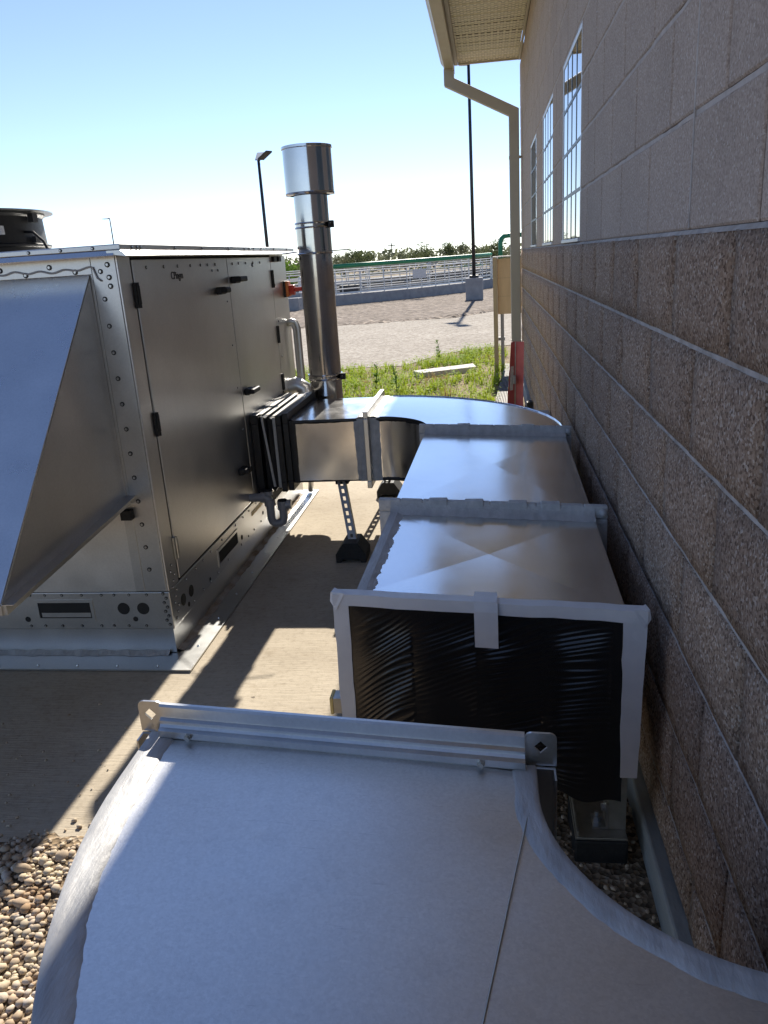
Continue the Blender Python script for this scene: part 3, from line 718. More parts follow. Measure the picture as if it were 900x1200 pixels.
# gas pipe, condensate trap, vent cowl, isolator
MB().path([(UX - 0.01, 3.655, 0.312), (-1.118, 3.655, 0.312), (-1.104, 3.655, 0.306), (-1.098, 3.655, 0.292), (-1.098, 3.655, 0.205), (-1.094, 3.657, 0.186), (-1.08, 3.66, 0.174), (-1.06, 3.664, 0.174), (-1.044, 3.668, 0.182), (-1.038, 3.67, 0.20), (-1.038, 3.67, 0.285)], 0.021, 12).tube((-1.14, 3.655, 0.312), (-1.115, 3.655, 0.312), 0.027, n=12).tube((-1.098, 3.655, 0.27), (-1.098, 3.655, 0.30), 0.027, n=12).tube((-1.038, 3.67, 0.245), (-1.038, 3.67, 0.288), 0.027, n=12).tube((-1.05, 3.67, 0.268), (-0.995, 3.675, 0.268), 0.024, n=12).tube((-1.098, 3.655, 0.325), (-1.098, 3.655, 0.345), 0.02, n=12).build('drain_trap', 'pvc', ac, auto=R_(40))
MB().tube((-1.038, 3.67, 0.288), (-1.038, 3.67, 0.294), 0.023, n=12).build('pipe_end_shade', 'dark', ac)  # dark caps painted as the shade inside the open pipe ends
MB().tube((-1.098, 3.655, 0.345), (-1.098, 3.655, 0.350), 0.021, n=12).build('pipe_end_shade', 'dark', ac)
MB().path([(UX - 0.01, 4.74, 1.07), (UX + 0.03, 4.75, 1.085), (UX + 0.055, 4.75, 1.075), (UX + 0.066, 4.75, 1.04), (UX + 0.066, 4.75, 0.62), (UX + 0.06, 4.75, 0.10), (UX + 0.05, 4.75, 0.02)], 0.017, 10).build('gas_pipe', 'galv', ac, smooth=True)
MB().path([(UX - 0.01, 4.79, 1.06), (UX + 0.02, 4.80, 1.06), (UX + 0.032, 4.80, 1.03), (UX + 0.032, 4.80, 0.70)], 0.012, 8).build('cable_conduit', 'pvc', ac, smooth=True)
MB().path([(UX - 0.005, 4.67, 0.70), (UX + 0.05, 4.67, 0.715), (UX + 0.085, 4.67, 0.69), (UX + 0.095, 4.67, 0.64), (UX + 0.095, 4.67, 0.56)], 0.050, 18).tube((UX + 0.095, 4.67, 0.565), (UX + 0.095, 4.67, 0.59), 0.055, n=18).build('vent_cowl', 'galv', ac, auto=R_(50))
sw = MB().box(UX + 0.002, UX + 0.014, 4.74, 4.82, 1.222, 1.315).build('isolator_switch', 'black_plastic', ac, bevel=0.003)
MB().box(UX + 0.0145, UX + 0.030, 4.745, 4.815, 1.225, 1.312).build('face_plate', M('amber_plate', (0.55, 0.16, 0.04), None, 20, 0.45), sw, bevel=0.002)
MB().tube((UX + 0.0305, 4.78, 1.262), (UX + 0.062, 4.78, 1.262), 0.03, n=14).box(UX + 0.062, UX + 0.115, 4.767, 4.793, 1.252, 1.276).build('rotary_handle', 'red', sw, bevel=0.003)
# exhaust fan on the roof
FC = (-2.47, 3.52, 1.494)
fan = MB().lathe(FC, [(0.47, 0), (0.47, 0.055), (0.478, 0.06), (0.478, 0.068), (0.46, 0.074), (0.455, 0.185), (0.468, 0.196), (0.468, 0.205), (0.43, 0.205), (0.42, 0.05), (0.05, 0.05)], 56).build('exhaust_fan', 'black_plastic', ac, auto=R_(30))
MB().lathe(FC, [(0.46, 0.2055), (0.505, 0.2055), (0.505, 0.2105), (0.44, 0.2105)], 56).build('fan_rim', 'zinc', fan, auto=R_(30))
MB().box(FC[0] + 0.40, FC[0] + 0.455, FC[1] - 0.235, FC[1] - 0.205, FC[2] + 0.105, FC[2] + 0.140).build('fan_label', 'label', fan)
MB().box(FC[0] + 0.463, FC[0] + 0.487, FC[1] - 0.02, FC[1] + 0.02, FC[2] + 0.16, FC[2] + 0.196).box(FC[0] + 0.464, FC[0] + 0.484, FC[1] - 0.02, FC[1] + 0.015, FC[2] + 0.075, FC[2] + 0.10).build('fan_bracket', 'rubber', fan)
MB().path([(FC[0] + 0.45, FC[1] - 0.05, FC[2] + 0.12), (FC[0] + 0.50, FC[1] - 0.06, FC[2] + 0.115), (FC[0] + 0.545, FC[1] - 0.07, FC[2] + 0.075), (FC[0] + 0.58, FC[1] - 0.08, FC[2] + 0.0)], 0.006, 8).build('fan_cable', 'rubber', fan, smooth=True)

# ------------------------------------------------------------------ flue
CX, CY = -0.938, 4.50
fl = thing('exhaust_flue', 'tall stainless steel flue pipe with a wide cap beside the air handler', 'flue', (CX, CY, 0.455))
def ring(prof, name, mat='steel', parent=fl, n=40): return MB().lathe((CX, CY, 0), prof, n).build(name, mat, parent, auto=R_(30))
ring([(0.02, 0.455), (0.097, 0.455), (0.099, 0.46), (0.099, 0.478), (0.093, 0.482)], 'drain_cap')
MB().path([(UX + 0.004, CY, 0.60), (CX - 0.085, CY, 0.60)], 0.085, 24).tube((UX + 0.004, CY, 0.60), (UX + 0.016, CY, 0.60), 0.11, n=24).build('inlet_pipe', 'steel', fl, auto=R_(40))
ring([(0.092, 0.482), (0.092, 0.780)], 'pipe_section')
ring([(0.092, 0.782), (0.092, 1.465)], 'pipe_section')
ring([(0.096, 1.455), (0.096, 1.60), (0.092, 1.602), (0.092, 1.76)], 'pipe_section')
ring([(0.108, 1.752), (0.132, 1.755), (0.1335, 1.762), (0.131, 1.766), (0.131, 1.978), (0.1355, 1.982), (0.1355, 1.994), (0.128, 1.996), (0.124, 1.987), (0.124, 1.81), (0.086, 1.80)], 'flue_cap')
for z in (0.782, 1.60):
    c = ring([(0.0925, z - 0.016), (0.099, z - 0.016), (0.101, z - 0.011), (0.097, z - 0.006), (0.097, z + 0.006), (0.101, z + 0.011), (0.099, z + 0.016), (0.0925, z + 0.016)], 'band_clamp')
    MB().box(CX + 0.093, CX + 0.122, CY - 0.05, CY - 0.02, z - 0.018, z + 0.018).tube((CX + 0.108, CY - 0.07, z), (CX + 0.108, CY - 0.0, z), 0.006, n=8).build('clamp_bolt', 'rubber', c, bevel=0.003)
ring([(0.0965, 1.449), (0.0995, 1.455), (0.0965, 1.461)], 'pipe_bead')
MB().path([(UX + 0.02, 4.60, 1.462), (CX - 0.10, CY - 0.03, 1.468), (CX - 0.02, CY - 0.105, 1.462), (CX + 0.09, CY - 0.06, 1.462), (CX + 0.19, CY - 0.03, 1.464)], 0.003, 6).build('guy_wire', 'zinc', fl)

# ------------------------------------------------------------------ supply duct
sup = thing('supply_duct', 'long galvanised duct bending from the air handler, its end covered with black plastic', 'duct', (-0.2, 3.0, 0))
TY0, TY1 = 3.76, 4.36; TZ0, TZ1 = 0.355, 0.672
def tz(x): return TZ1 - 0.036 * max(0.0, x + 0.50)     # the top leans down towards the wall
def panel_top(pts, lift, name, mat='duct'):
    # cross-broken sheet: four triangles meeting at a slightly raised centre
    c = [sum(p[i] for p in pts) / 4 for i in range(3)]; c[2] += lift
    b = MB(); n = 7
    # subdivide each triangle a little so that the crease is soft near the middle
    b.add(list(pts) + [c], [(0, 1, 4), (1, 2, 4), (2, 3, 4), (3, 0, 4)])
    return b.build(name, mat, sup)
# flexible joint at the unit
def frame_x(x0, x1, y0, y1, z0, z1, t):
    return MB().box(x0, x1, y0, y1, z1 - t, z1).box(x0, x1, y0, y1, z0, z0 + t).box(x0, x1, y0, y0 + t, z0 + t, z1 - t).box(x0, x1, y1 - t, y1, z0 + t, z1 - t)
frame_x(UX + 0.005, UX + 0.045, 3.79, 4.47, 0.27, 0.700, 0.045).build('wall_flange', 'mastic', sup, bevel=0.004)
b = MB(); N = 6
cs = []
for i in range(N + 1):
    t = i / N; x = UX + 0.045 + t * 0.105; w = 0.014 if i % 2 else 0.0
    cs.append([(x, 3.815 - 0.03 * t - w, 0.30 + 0.035 * t - w), (x, 4.44 - 0.05 * t + w, 0.30 + 0.035 * t - w), (x, 4.44 - 0.05 * t + w, 0.684 - 0.01 * t + w), (x, 3.815 - 0.03 * t - w, 0.684 - 0.01 * t + w)])
vs = [p for c in cs for p in c]; fs = []
for i in range(N):
    for k in range(4): fs.append((i * 4 + k, i * 4 + (k + 1) % 4, i * 4 + 4 + (k + 1) % 4, i * 4 + 4 + k))
flex = b.add(vs, fs).build('flexible_connector', 'mastic', sup)
MB().box(UX + 0.05, UX + 0.07, 3.80, 4.45, 0.700, 0.703).box(UX + 0.088, UX + 0.108, 3.79, 4.44, 0.6985, 0.7015).box(UX + 0.122, UX + 0.14, 3.79, 4.43, 0.692, 0.695).hexa([(UX + 0.062, 3.785, 0.695), (UX + 0.072, 3.785, 0.695), (UX + 0.072, 3.79, 0.695), (UX + 0.062, 3.79, 0.695), (UX + 0.1, 3.765, 0.335), (UX + 0.112, 3.765, 0.335), (UX + 0.112, 3.77, 0.335), (UX + 0.1, 3.77, 0.335)]).box(UX + 0.128, UX + 0.142, 3.762, 3.766, 0.33, 0.69).build('fabric_strip', 'fabric', flex)
frame_x(UX + 0.150, UX + 0.178, 3.735, 4.42, 0.315, 0.704, 0.05).build('joint_flange', 'mastic', sup, bevel=0.003)
frame_x(UX + 0.184, UX + 0.212, 3.738, 4.41, 0.320, 0.712, 0.05).build('joint_flange', 'mastic', sup, bevel=0.003)
# straight section and its second half up to the elbow
X1, X2, XE = UX + 0.212, -0.600, -0.535
s1 = MB().box(X1, X2 - 0.012, TY0, TY1, TZ0, TZ1 - 0.001).build('duct_section', 'duct', sup)
panel_top([(X1, TY0, TZ1), (X2 - 0.012, TY0, TZ1), (X2 - 0.012, TY1, TZ1), (X1, TY1, TZ1)], 0.006, 'top_sheet')
def jag_strip(p0, p1, nrm, w, amp, seed, step=0.02, out=(0, 0, 0), lift=0.0015):
    # a painted-on strip along p0-p1, spreading along nrm with a brushed, uneven edge
    r = random.Random(seed); p0, p1, nrm, out = Vector(p0), Vector(p1), Vector(nrm).normalized(), Vector(out)
    n = max(2, int((p1 - p0).length / step)); vs = []; fs = []; e = 0.0
    for i in range(n + 1):
        p = p0 + (p1 - p0) * i / n + out * lift; e = 0.8 * e + r.uniform(-amp, amp) * 0.6
        vs += [p, p + nrm * w * 0.5 + out * 0.0014, p + nrm * (w + e + r.uniform(-amp, amp) * 0.12) - out * (lift + 0.0028)]
        if i: a = (i - 1) * 3; fs += [(a, a + 3, a + 4, a + 1), (a + 1, a + 4, a + 5, a + 2)]
    return vs, fs
bb = MB()
bb.add(*jag_strip((X1, TY0 - 0.001, TZ1), (XE, TY0 - 0.001, TZ1), (0, 0, -1), 0.022, 0.004, 1, 0.02, (0, -1, 0), 0.002))
bb.add(*jag_strip((X1, TY0 - 0.001, TZ0 + 0.001), (X2, TY0 - 0.001, TZ0 + 0.001), (0, 0, 1), 0.008, 0.003, 2, 0.02, (0, -1, 0), 0.002))
bb.add(*jag_strip((X1, TY0 - 0.001, TZ0), (X1, TY0 - 0.001, TZ1), (1, 0, 0), 0.035, 0.003, 3, 0.02, (0, -1, 0), 0.002))
bb.add(*jag_strip((X1, TY0, TZ1 + 0.002), (X1, TY1, TZ1 + 0.002), (1, 0, 0), 0.02, 0.004, 3, 0.02, (0, 0, 1), 0.002))
bb.build('black_sealant', 'mastic', sup)
# transverse joint with sealed bands
j0 = frame_x(X2 - 0.012, X2 + 0.012, TY0 - 0.035, TY1 + 0.035, TZ0 - 0.03, TZ1 + 0.036, 0.035).build('joint_flange', 'flange', sup, bevel=0.003)
gb = MB()
for (xa, nx) in ((X2 - 0.013, -1), (X2 + 0.013, 1)):
    gb.add(*jag_strip((xa, TY0 - 0.002, TZ0), (xa, TY0 - 0.002, TZ1), (nx, 0, 0), 0.052, 0.004, 5 + nx, 0.014, (0, -1, 0), 0.003))
    gb.add(*jag_strip((xa, TY0, TZ1 + 0.002), (xa, TY1, TZ1 + 0.002), (nx, 0, 0), 0.045, 0.006, 9 + nx, 0.014, (0, 0, 1), 0.003))
gb.build('joint_sealant', 'sealant', j0)
# elbow
EC = (-0.535, 3.51); RI, RO = 0.25, 0.85
def arc(r, n, c=EC, a0=90, a1=0): return [(c[0] + r * math.cos(R_(a0 + (a1 - a0) * i / n)), c[1] + r * math.sin(R_(a0 + (a1 - a0) * i / n))) for i in range(n + 1)]
NI = 14
ai, ao = arc(RI, NI), arc(RO, NI)
b = MB(); vs = []; fs = []
for (x, y), (x2, y2) in zip(ai, ao): vs += [(x, y, TZ0), (x, y, tz(x) - 0.0008), (x2, y2, tz(x2) - 0.0008), (x2, y2, TZ0)]
for i in range(NI):
    for k in range(4): fs.append((i * 4 + k, i * 4 + (k + 1) % 4, i * 4 + 4 + (k + 1) % 4, i * 4 + 4 + k))
b.add(vs, fs); b.box(X2 + 0.013, XE, TY0, TY1, TZ0, TZ1 - 0.001)
eb = b.build('elbow', 'duct', sup, auto=R_(30))
# top sheet of the elbow, folded along one diagonal seam
vs = []; fs = []
for (x, y), (x2, y2) in zip(ai, ao):
    for t in (0, .33, .66, 1):
        xx, yy = x + (x2 - x) * t, y + (y2 - y) * t
        vs.append((xx, yy, tz(xx) + 0.0005 + 0.004 * math.sin(t * 3.1416)))
for i in range(NI):
    for k in range(3): a = i * 4 + k; fs.append((a, a + 1, a + 5, a + 4))
MB().add(vs, fs).build('top_sheet', 'duct', sup, smooth=True)
MB().box(X2 + 0.013, XE, TY0, TY1, TZ1 - 0.0005, TZ1 + 0.001).build('top_sheet', 'duct', sup)
tb = MB()
for i in range(NI): # black edge along the throat
    (x, y), (x2, y2) = ai[i], ai[i + 1]
    tb.add(*jag_strip((x, y, tz(x) + 0.002), (x2, y2, tz(x2) + 0.002), (-(0), -1, 0), 0.004, 0.001, i, 0.02, (0, 0, 1), 0.001))
    tb.add(*jag_strip((x - 0.001, y - 0.001, tz(x) + 0.002), (x2 - 0.001, y2 - 0.001, tz(x2) + 0.002), (0, 0, -1), 0.024, 0.004, i, 0.02, (-0.7, -0.7, 0), 0.002))
    tb.add(*jag_strip((x - 0.001, y - 0.001, TZ0), (x2 - 0.001, y2 - 0.001, TZ0), (0, 0, 1), 0.02, 0.004, i + 40, 0.02, (-0.7, -0.7, 0), 0.002))
kind(tb.build('black_sealant', 'mastic', eb), 'stuff')
tb = MB()
tb.path([(x, y, tz(x) + 0.002) for x, y in ao], 0.004, 6)
tb.build('edge_seam', 'duct', eb)
# run towards the camera
SKEW[:] = [0.07, -0.31]
JA, JB, JE = 3.43, 2.31, 1.655
def xl(y): return -0.285 - 0.035 * (3.51 - y) / 1.85
def xr(y): return 0.312 - 0.030 * (3.51 - y) / 1.85
def zb(y): return TZ0 if y > 2.31 else TZ0 - (2.31 - y) / 0.66 * 0.115
for (ya, yb, lift) in ((JA - 0.012, JB + 0.014, 0.0045), (JB - 0.014, JE, -0.0065)):
    p = [(xl(ya), ya), (xr(ya), ya), (xr(yb), yb), (xl(yb), yb)]
    MB().hexa([(q[0], q[1], zb(q[1])) for q in p] + [(q[0], q[1], tz(q[0]) - 0.012) for q in p]).build('duct_section', 'duct', sup)
    sk = MB()
    for a, c in ((0, 1), (1, 2), (2, 3), (3, 0)):
        sk.add([(p[a][0], p[a][1], tz(p[a][0]) - 0.0125), (p[c][0], p[c][1], tz(p[c][0]) - 0.0125), (p[c][0], p[c][1], tz(p[c][0])), (p[a][0], p[a][1], tz(p[a][0]))], [(0, 1, 2, 3)])
    ct = (sum(q[0] for q in p) / 4, sum(q[1] for q in p) / 4); cz = tz(ct[0]) + lift
    tp = [(q[0], q[1], tz(q[0])) for q in p] + [(ct[0], ct[1], cz)]
    sk.add(tp, [(0, 1, 4), (1, 2, 4), (2, 3, 4), (3, 0, 4)])
    sk.build('top_sheet', 'duct', sup)
MB().box(xl(3.5), xr(3.5), 3.442, 3.508, TZ0, 0.600).build('duct_section', 'duct', sup)
MB().hexa([(xl(3.5), 3.442, 0.6), (xr(3.5), 3.442, 0.6), (xr(3.5), 3.509, 0.6), (xl(3.5), 3.509, 0.6), (xl(3.5), 3.442, tz(-0.285)), (xr(3.5), 3.442, tz(0.312)), (xr(3.5), 3.509, tz(0.312)), (xl(3.5), 3.509, tz(-0.285))]).build('top_sheet', 'duct', sup)
# sealed flanged joints
for jy, z0, ext in ((JA, TZ0, 0.028), (JB, TZ0, 0.040)):
    a, c = xl(jy) - ext, xr(jy) + ext; h = 0.034
    jf = MB()
    xs = [a + (c - a) * i / 10 for i in range(11)]
    for x0, x1 in zip(xs, xs[1:]):
        jf.hexa([(x0, jy - 0.013, tz(x0) - 0.004), (x1, jy - 0.013, tz(x1) - 0.004), (x1, jy + 0.013, tz(x1) - 0.004), (x0, jy + 0.013, tz(x0) - 0.004),
                 (x0, jy - 0.013, tz(x0) + h), (x1, jy - 0.013, tz(x1) + h), (x1, jy + 0.013, tz(x1) + h), (x0, jy + 0.013, tz(x0) + h)])
    jf.box(a, xl(jy), jy - 0.012, jy + 0.012, z0 - 0.03, tz(a) - 0.005); jf.box(xr(jy), c, jy - 0.012, jy + 0.012, z0 - 0.03, tz(c) - 0.005)
    jo = jf.build('joint_flange', 'sealant', sup, bevel=0.004)
    r = random.Random(int(jy * 100)); sv = MB()
    for sgn in (-1, 1):
        vs = []; fs = []; n = 46; x0, x1 = xl(jy) - 0.002, xr(jy) + 0.002
        for i in range(n + 1):
            x = x0 + (x1 - x0) * i / n; w = 0.034 + r.uniform(-0.005, 0.006)
            vs += [(x, jy + sgn * 0.013, tz(x) + 0.027 + r.uniform(-.003, .003)), (x, jy + sgn * 0.02, tz(x) + 0.010 + r.uniform(-.002, .002)), (x, jy + sgn * (0.022 + w * 0.5), tz(x) + 0.004 + r.uniform(0, .002)), (x, jy + sgn * (0.02 + w), tz(x) - 0.0005)]
            if i:
                for k in range(3): q = (i - 1) * 4 + k; fs.append((q, q + 1, q + 5, q + 4))
        sv.add(vs, fs)
    sv.build('joint_sealant', 'sealant', jo, smooth=True)
    for t in ([0.27, 0.43, 0.62, 0.76] if ext > 0.03 else [0.3, 0.72]):
        x = a + (c - a) * t; MB().box(x - 0.028, x + 0.028, jy - 0.017, jy + 0.016, tz(x) + 0.012, tz(x) + h + 0.004).build('drive_cleat', 'sealant', jo, bevel=0.003)
    MB().ball((c - 0.014, jy - 0.016, tz(c) + 0.015), 0.013).build('bolt', 'sealant', jo, smooth=True)
# brushed sealant along the near run's left edge
vs, fs = jag_strip((xl(JB) + 0.0, JB - 0.02, tz(xl(JB)) + 0.0005), (xl(JE), JE + 0.01, tz(xl(JE)) + 0.0005), (1, 0, -0.036), 0.045, 0.006, 21, 0.006, (0, 0, 1), 0.0025)
MB().add(vs, fs).build('edge_sealant', 'sealant', sup)
# end flange wrapped in white tape
ea, ec = -0.368, 0.322
def band(x0, x1, y0, y1, f0, f1, name, n=14, jit=0.0012, seed=1, mat='tape'):
    r = random.Random(seed); vs = []; fs = []
    for i in range(n + 1):
        x = x0 + (x1 - x0) * i / n; e = r.uniform(-jit, jit)
        vs += [(x, y0 + e, f0(x) + e), (x, y1, f0(x)), (x, y1, f1(x) + e), (x, y0 + e, f1(x) + e)]
        if i:
            for k in range(4): q = (i - 1) * 4; fs.append((q + k, q + (k + 1) % 4, q + 4 + (k + 1) % 4, q + 4 + k))
    fs += [(0, 1, 2, 3), tuple(n * 4 + k for k in (3, 2, 1, 0))]
    return MB().add(vs, fs)
def zc(x): return tz(x) + 0.013
tp = band(ea, ec, JE - 0.028, JE + 0.004, lambda x: zc(x) - 0.028, zc, 'end_tape').build('end_tape', 'tape', sup, auto=R_(40))
def vtape(x0, x1, xb0, xb1, z0, name, seed):
    r = random.Random(seed); vs = []; fs = []; n = 12
    for i in range(n + 1):
        t = i / n; xa = x0 + (xb0 - x0) * t + r.uniform(-.0015, .0015); xb = x1 + (xb1 - x1) * t + r.uniform(-.001, .001)
        zt = zc((x0 + x1) / 2) - 0.022; z = zt + (z0 - zt) * t
        vs += [(xa, JE + 0.012, z), (xa, JE - 0.026, z), (xb, JE - 0.024, z), (xb, JE + 0.012, z)]
        if i:
            for k in range(4): q = (i - 1) * 4; fs.append((q + k, q + (k + 1) % 4, q + 4 + (k + 1) % 4, q + 4 + k))
    fs += [(0, 1, 2, 3), tuple(n * 4 + k for k in (3, 2, 1, 0))]
    return MB().add(vs, fs).build(name, 'tape', sup, auto=R_(40))
vtape(ea, ea + 0.036, ea - 0.004, ea + 0.03, 0.24, 'end_tape', 4); vtape(ec - 0.050, ec, ec - 0.046, ec - 0.008, 0.236, 'end_tape', 5)
for x, sgn in ((ea, -1), (ec, 1)):   # folded corner ears of the tape
    z = zc(x); MB().add([(x - 0.006 * sgn, JE - 0.030, z - 0.04), (x + 0.008 * sgn, JE - 0.022, z - 0.020), (x + 0.004 * sgn, JE - 0.024, z + 0.003), (x - 0.03 * sgn, JE - 0.030, z + 0.003), (x, JE + 0.006, z + 0.002), (x + 0.003 * sgn, JE + 0.006, z - 0.03)], [(0, 1, 2, 3), (2, 4, 3), (1, 5, 4, 2)]).build('tape_fold', 'tape', sup)
# strip of tape over the middle of the top edge
tx = -0.020
def tp_pts(x): return [(x * 1.0, JE + 0.095, tz(x) - 0.0035), (x, JE + 0.03, tz(x) + 0.001), (x, JE + 0.014, zc(x) + 0.003), (x, JE - 0.031, zc(x) + 0.003), (x, JE - 0.036, zc(x) - 0.02), (x, JE - 0.034, zc(x) - 0.07), (x, JE - 0.030, zc(x) - 0.110)]
A, B = tp_pts(tx - 0.026), tp_pts(tx + 0.026)
MB().add(A + B, [(i, i + 1, i + 8, i + 7) for i in range(6)]).build('tape_strip', 'tape', sup)
# black plastic film: finely creased along diagonals, sagging at the bottom
NX, NZ = 190, 210; vs = []; fs = []
px0, px1 = ea + 0.028, ec - 0.042
for j in range(NZ + 1):
    for i in range(NX + 1):
        u = i / NX; w = j / NZ
        x = px0 + (px1 - px0) * u; zt = zc(x) - 0.022; z = 0.185 + (zt - 0.185) * w
        seg = u * 4.2; bay = int(seg)
        sl = (0.62, 0.42, 0.34, 0.20, 0.16)[bay]
        q = z - sl * x
        pat = noise.noise(Vector((x * 6, z * 4, 4.0))) + 0.45
        ph = 6.283 * q / 0.0145 + 9.0 * noise.noise(Vector((q * 17, bay * 5.1, x * 6)))
        nz_ = (0.5 + 0.5 * math.sin(ph)) ** 2 + 1.3 * noise.noise(Vector((q * 22, x * 6, bay)))
        amp = 0.0031 * min(1.0, max(0.06, pat * 1.7)) * min(1.0, 0.10 + 3.0 * abs((seg % 1.0) - 0.02)) * (0.6 if bay > 3 else 1.0)
        fold = 0.0008 * math.sin(seg * 6.283)
        env = min(1, 6 * min(u, 1 - u, w + 0.05, 1 - w))
        sag = 0.02 * max(0, 0.25 - w) * 4 * math.sin(u * 9)
        vs.append((x, JE - 0.021 - (amp * nz_ + fold) * env - abs(sag) * 0.3, z - (0.02 * math.sin(u * 7 + 1) + 0.008 * math.sin(u * 31)) * (1 - w) ** 4))
for j in range(NZ):
    for i in range(NX): a = j * (NX + 1) + i; fs.append((a, a + 1, a + NX + 2, a + NX + 1))
t = NT('black_film'); t.set(base=(0.011, 0.011, 0.012), rough=0.25, spec=0.7)
MT['film'] = t.m
MB().add(vs, fs).build('plastic_cover', 'film', sup, smooth=True)

SKEW[:] = [0.0, 0.0]
# ------------------------------------------------------------------ duct supports
def wedge_foot(name, parent, cx, cy, w, d, h):
    # rubber block with sloping shoulders and a hollow arch through it
    pts = [(cx - w / 2, 0), (cx - w / 2, h * 0.42), (cx - w * 0.24, h), (cx + w * 0.24, h), (cx + w / 2, h * 0.42), (cx + w / 2, 0), (cx + w * 0.33, 0), (cx + w * 0.26, h * 0.16), (cx - w * 0.26, h * 0.16), (cx - w * 0.33, 0)]
    return MB().prism(pts, 1, cy - d / 2, cy + d / 2).build(name, 'rubber', parent, bevel=0.004)
def slotted_strut(parent, p0, p1, w=0.041, d=0.03, n=9):
    p0, p1 = Vector(p0), Vector(p1); ax_ = (p1 - p0); L = ax_.length
    b = MB()
    def P(t, x, y): q = p0 + ax_ * t; return (q.x + x, q.y + y, q.z)
    t_ = 0.003
    def bar(x0, x1, y0, y1, ta, tb):
        b.hexa([P(ta, x0, y0), P(ta, x1, y0), P(ta, x1, y1), P(ta, x0, y1), P(tb, x0, y0), P(tb, x1, y0), P(tb, x1, y1), P(tb, x0, y1)])
    bar(-w / 2, -w / 2 + t_, 0, d, 0, 1); bar(w / 2 - t_, w / 2, 0, d, 0, 1)
    bar(-w / 2 + t_, -0.007, -0.001, t_, 0, 1); bar(0.007, w / 2 - t_, -0.001, t_, 0, 1)
    for i in range(n + 1):
        a = i / n; bar(-0.007, 0.007, -0.0005, t_, max(0, a - 0.028), min(1, a + 0.028))
    return b.build('strut', 'zinc', parent)
sg = thing('duct_support', 'slotted steel strut on a black rubber foot under the near side of the bent duct', 'duct support', (-0.70, 3.68, 0), 'struts holding up the long duct')
wedge_foot('rubber_foot', sg, -0.690, 3.62, 0.150, 0.15, 0.10)
slotted_strut(sg, (-0.688, 3.61, 0.098), (-0.757, 3.79, TZ0 - 0.002), n=8)
MB().box(-0.785, -0.72, 3.785, 3.84, TZ0 - 0.022, TZ0 - 0.003).build('bracket', 'rubber', sg)
sg = thing('duct_support', 'partly hidden strut on a black rubber foot behind the long bent duct', 'duct support', (-0.62, 4.7, 0), 'struts holding up the long duct')
wedge_foot('rubber_foot', sg, -0.635, 4.71, 0.145, 0.16, 0.095)
slotted_strut(sg, (-0.640, 4.66, 0.09), (-0.66, 4.42, 0.52), n=11)
MB().box(-0.69, -0.62, 4.362, 4.43, 0.47, 0.52).build('bracket', 'zinc', sg)
sg = thing('duct_support', 'steel post on a black rubber block under the taped duct end by the wall', 'duct support', (0.25, 1.6, -0.035), 'struts holding up the long duct')
MB().box(0.178, 0.304, 1.605, 1.78, -0.03, 0.042).build('rubber_foot', 'rubber', sg, bevel=0.006)
MB().box(0.180, 0.302, 1.608, 1.77, 0.0425, 0.049).box(0.184, 0.190, 1.612, 1.76, 0.049, 0.062).build('foot_rail', 'zinc', sg, bevel=0.001)
MB().box(0.262, 0.302, 1.640, 1.643, 0.05, 0.238).box(0.262, 0.265, 1.643, 1.70, 0.05, 0.237).box(0.299, 0.302, 1.643, 1.70, 0.05, 0.237).build('post', 'zinc', sg)
MB().box(0.225, 0.261, 1.640, 1.69, 0.05, 0.056).box(0.255, 0.2615, 1.640, 1.69, 0.056, 0.12).tube((0.236, 1.665, 0.056), (0.236, 1.665, 0.070), 0.011, n=6).tube((0.255, 1.665, 0.095), (0.246, 1.665, 0.095), 0.009, n=6).tube((0.236, 1.665, 0.07), (0.236, 1.665, 0.082), 0.005, n=8).build('angle_bracket', 'flange', sg)
sg = thing('duct_support', 'strut end with a yellow plastic cap showing left of the taped duct end', 'duct support', (-0.34, 1.72, 0), 'struts holding up the long duct')
MB().box(-0.405, -0.322, 1.70, 1.741, 0.325, 0.366).box(-0.362, -0.325, 1.70, 1.741, 0.09, 0.325).build('strut', 'zinc', sg)
MB().box(-0.414, -0.4055, 1.698, 1.743, 0.322, 0.368).build('end_cap', 'yellow', sg, bevel=0.002)
MB().box(-0.40, -0.27, 1.64, 1.80, -0.001, 0.088).build('rubber_foot', 'rubber', sg, bevel=0.006)

# ------------------------------------------------------------------ foreground elbow duct
fe = thing('elbow_duct', 'wide open galvanised elbow duct in the foreground with brushed white sealant along its curved edges', 'duct', (0.33, 0.95, 0))
FCN = (0.33, 0.95); FRI, FRO = 0.285, 0.90
def fz(x): return 0.675 - 0.034 * (x + 0.55)
SKEW[:] = [0.065, -0.55]
FY = 1.075
ao = [(FCN[0] - FRO, FY)] + arc(FRO, 30, FCN, 180, 270) + [(WX, FCN[1] - FRO)]
FCI = (0.325, 1.012); FRI = 0.268
ai = [(FCI[0] - FRI, FY)] + arc(FRI, 30, FCI, 180, 270) + [(WX, FCI[1] - FRI)]
n = len(ao)
def strip_between(P, Q, f, ts, dz=lambda t: 0.0):
    vs = []; fs = []; m_ = len(ts)
    for (x, y), (x2, y2) in zip(P, Q):
        for t in ts: xx, yy = x + (x2 - x) * t, y + (y2 - y) * t; vs.append((xx, yy, f(xx) + dz(t)))
    for i in range(len(P) - 1):
        for k in range(m_ - 1): a = i * m_ + k; fs.append((a, a + 1, a + m_ + 1, a + m_))
    return vs, fs
MB().add(*strip_between(ao, ai, fz, [i / 8 for i in range(9)], lambda t: 0.004 * math.sin(math.pi * t))).build('top_sheet', 'elbow', fe, smooth=True)
MB().add(*strip_between(ao, ai, lambda x: 0.25, [0, 1])).build('bottom_sheet', 'duct', fe)
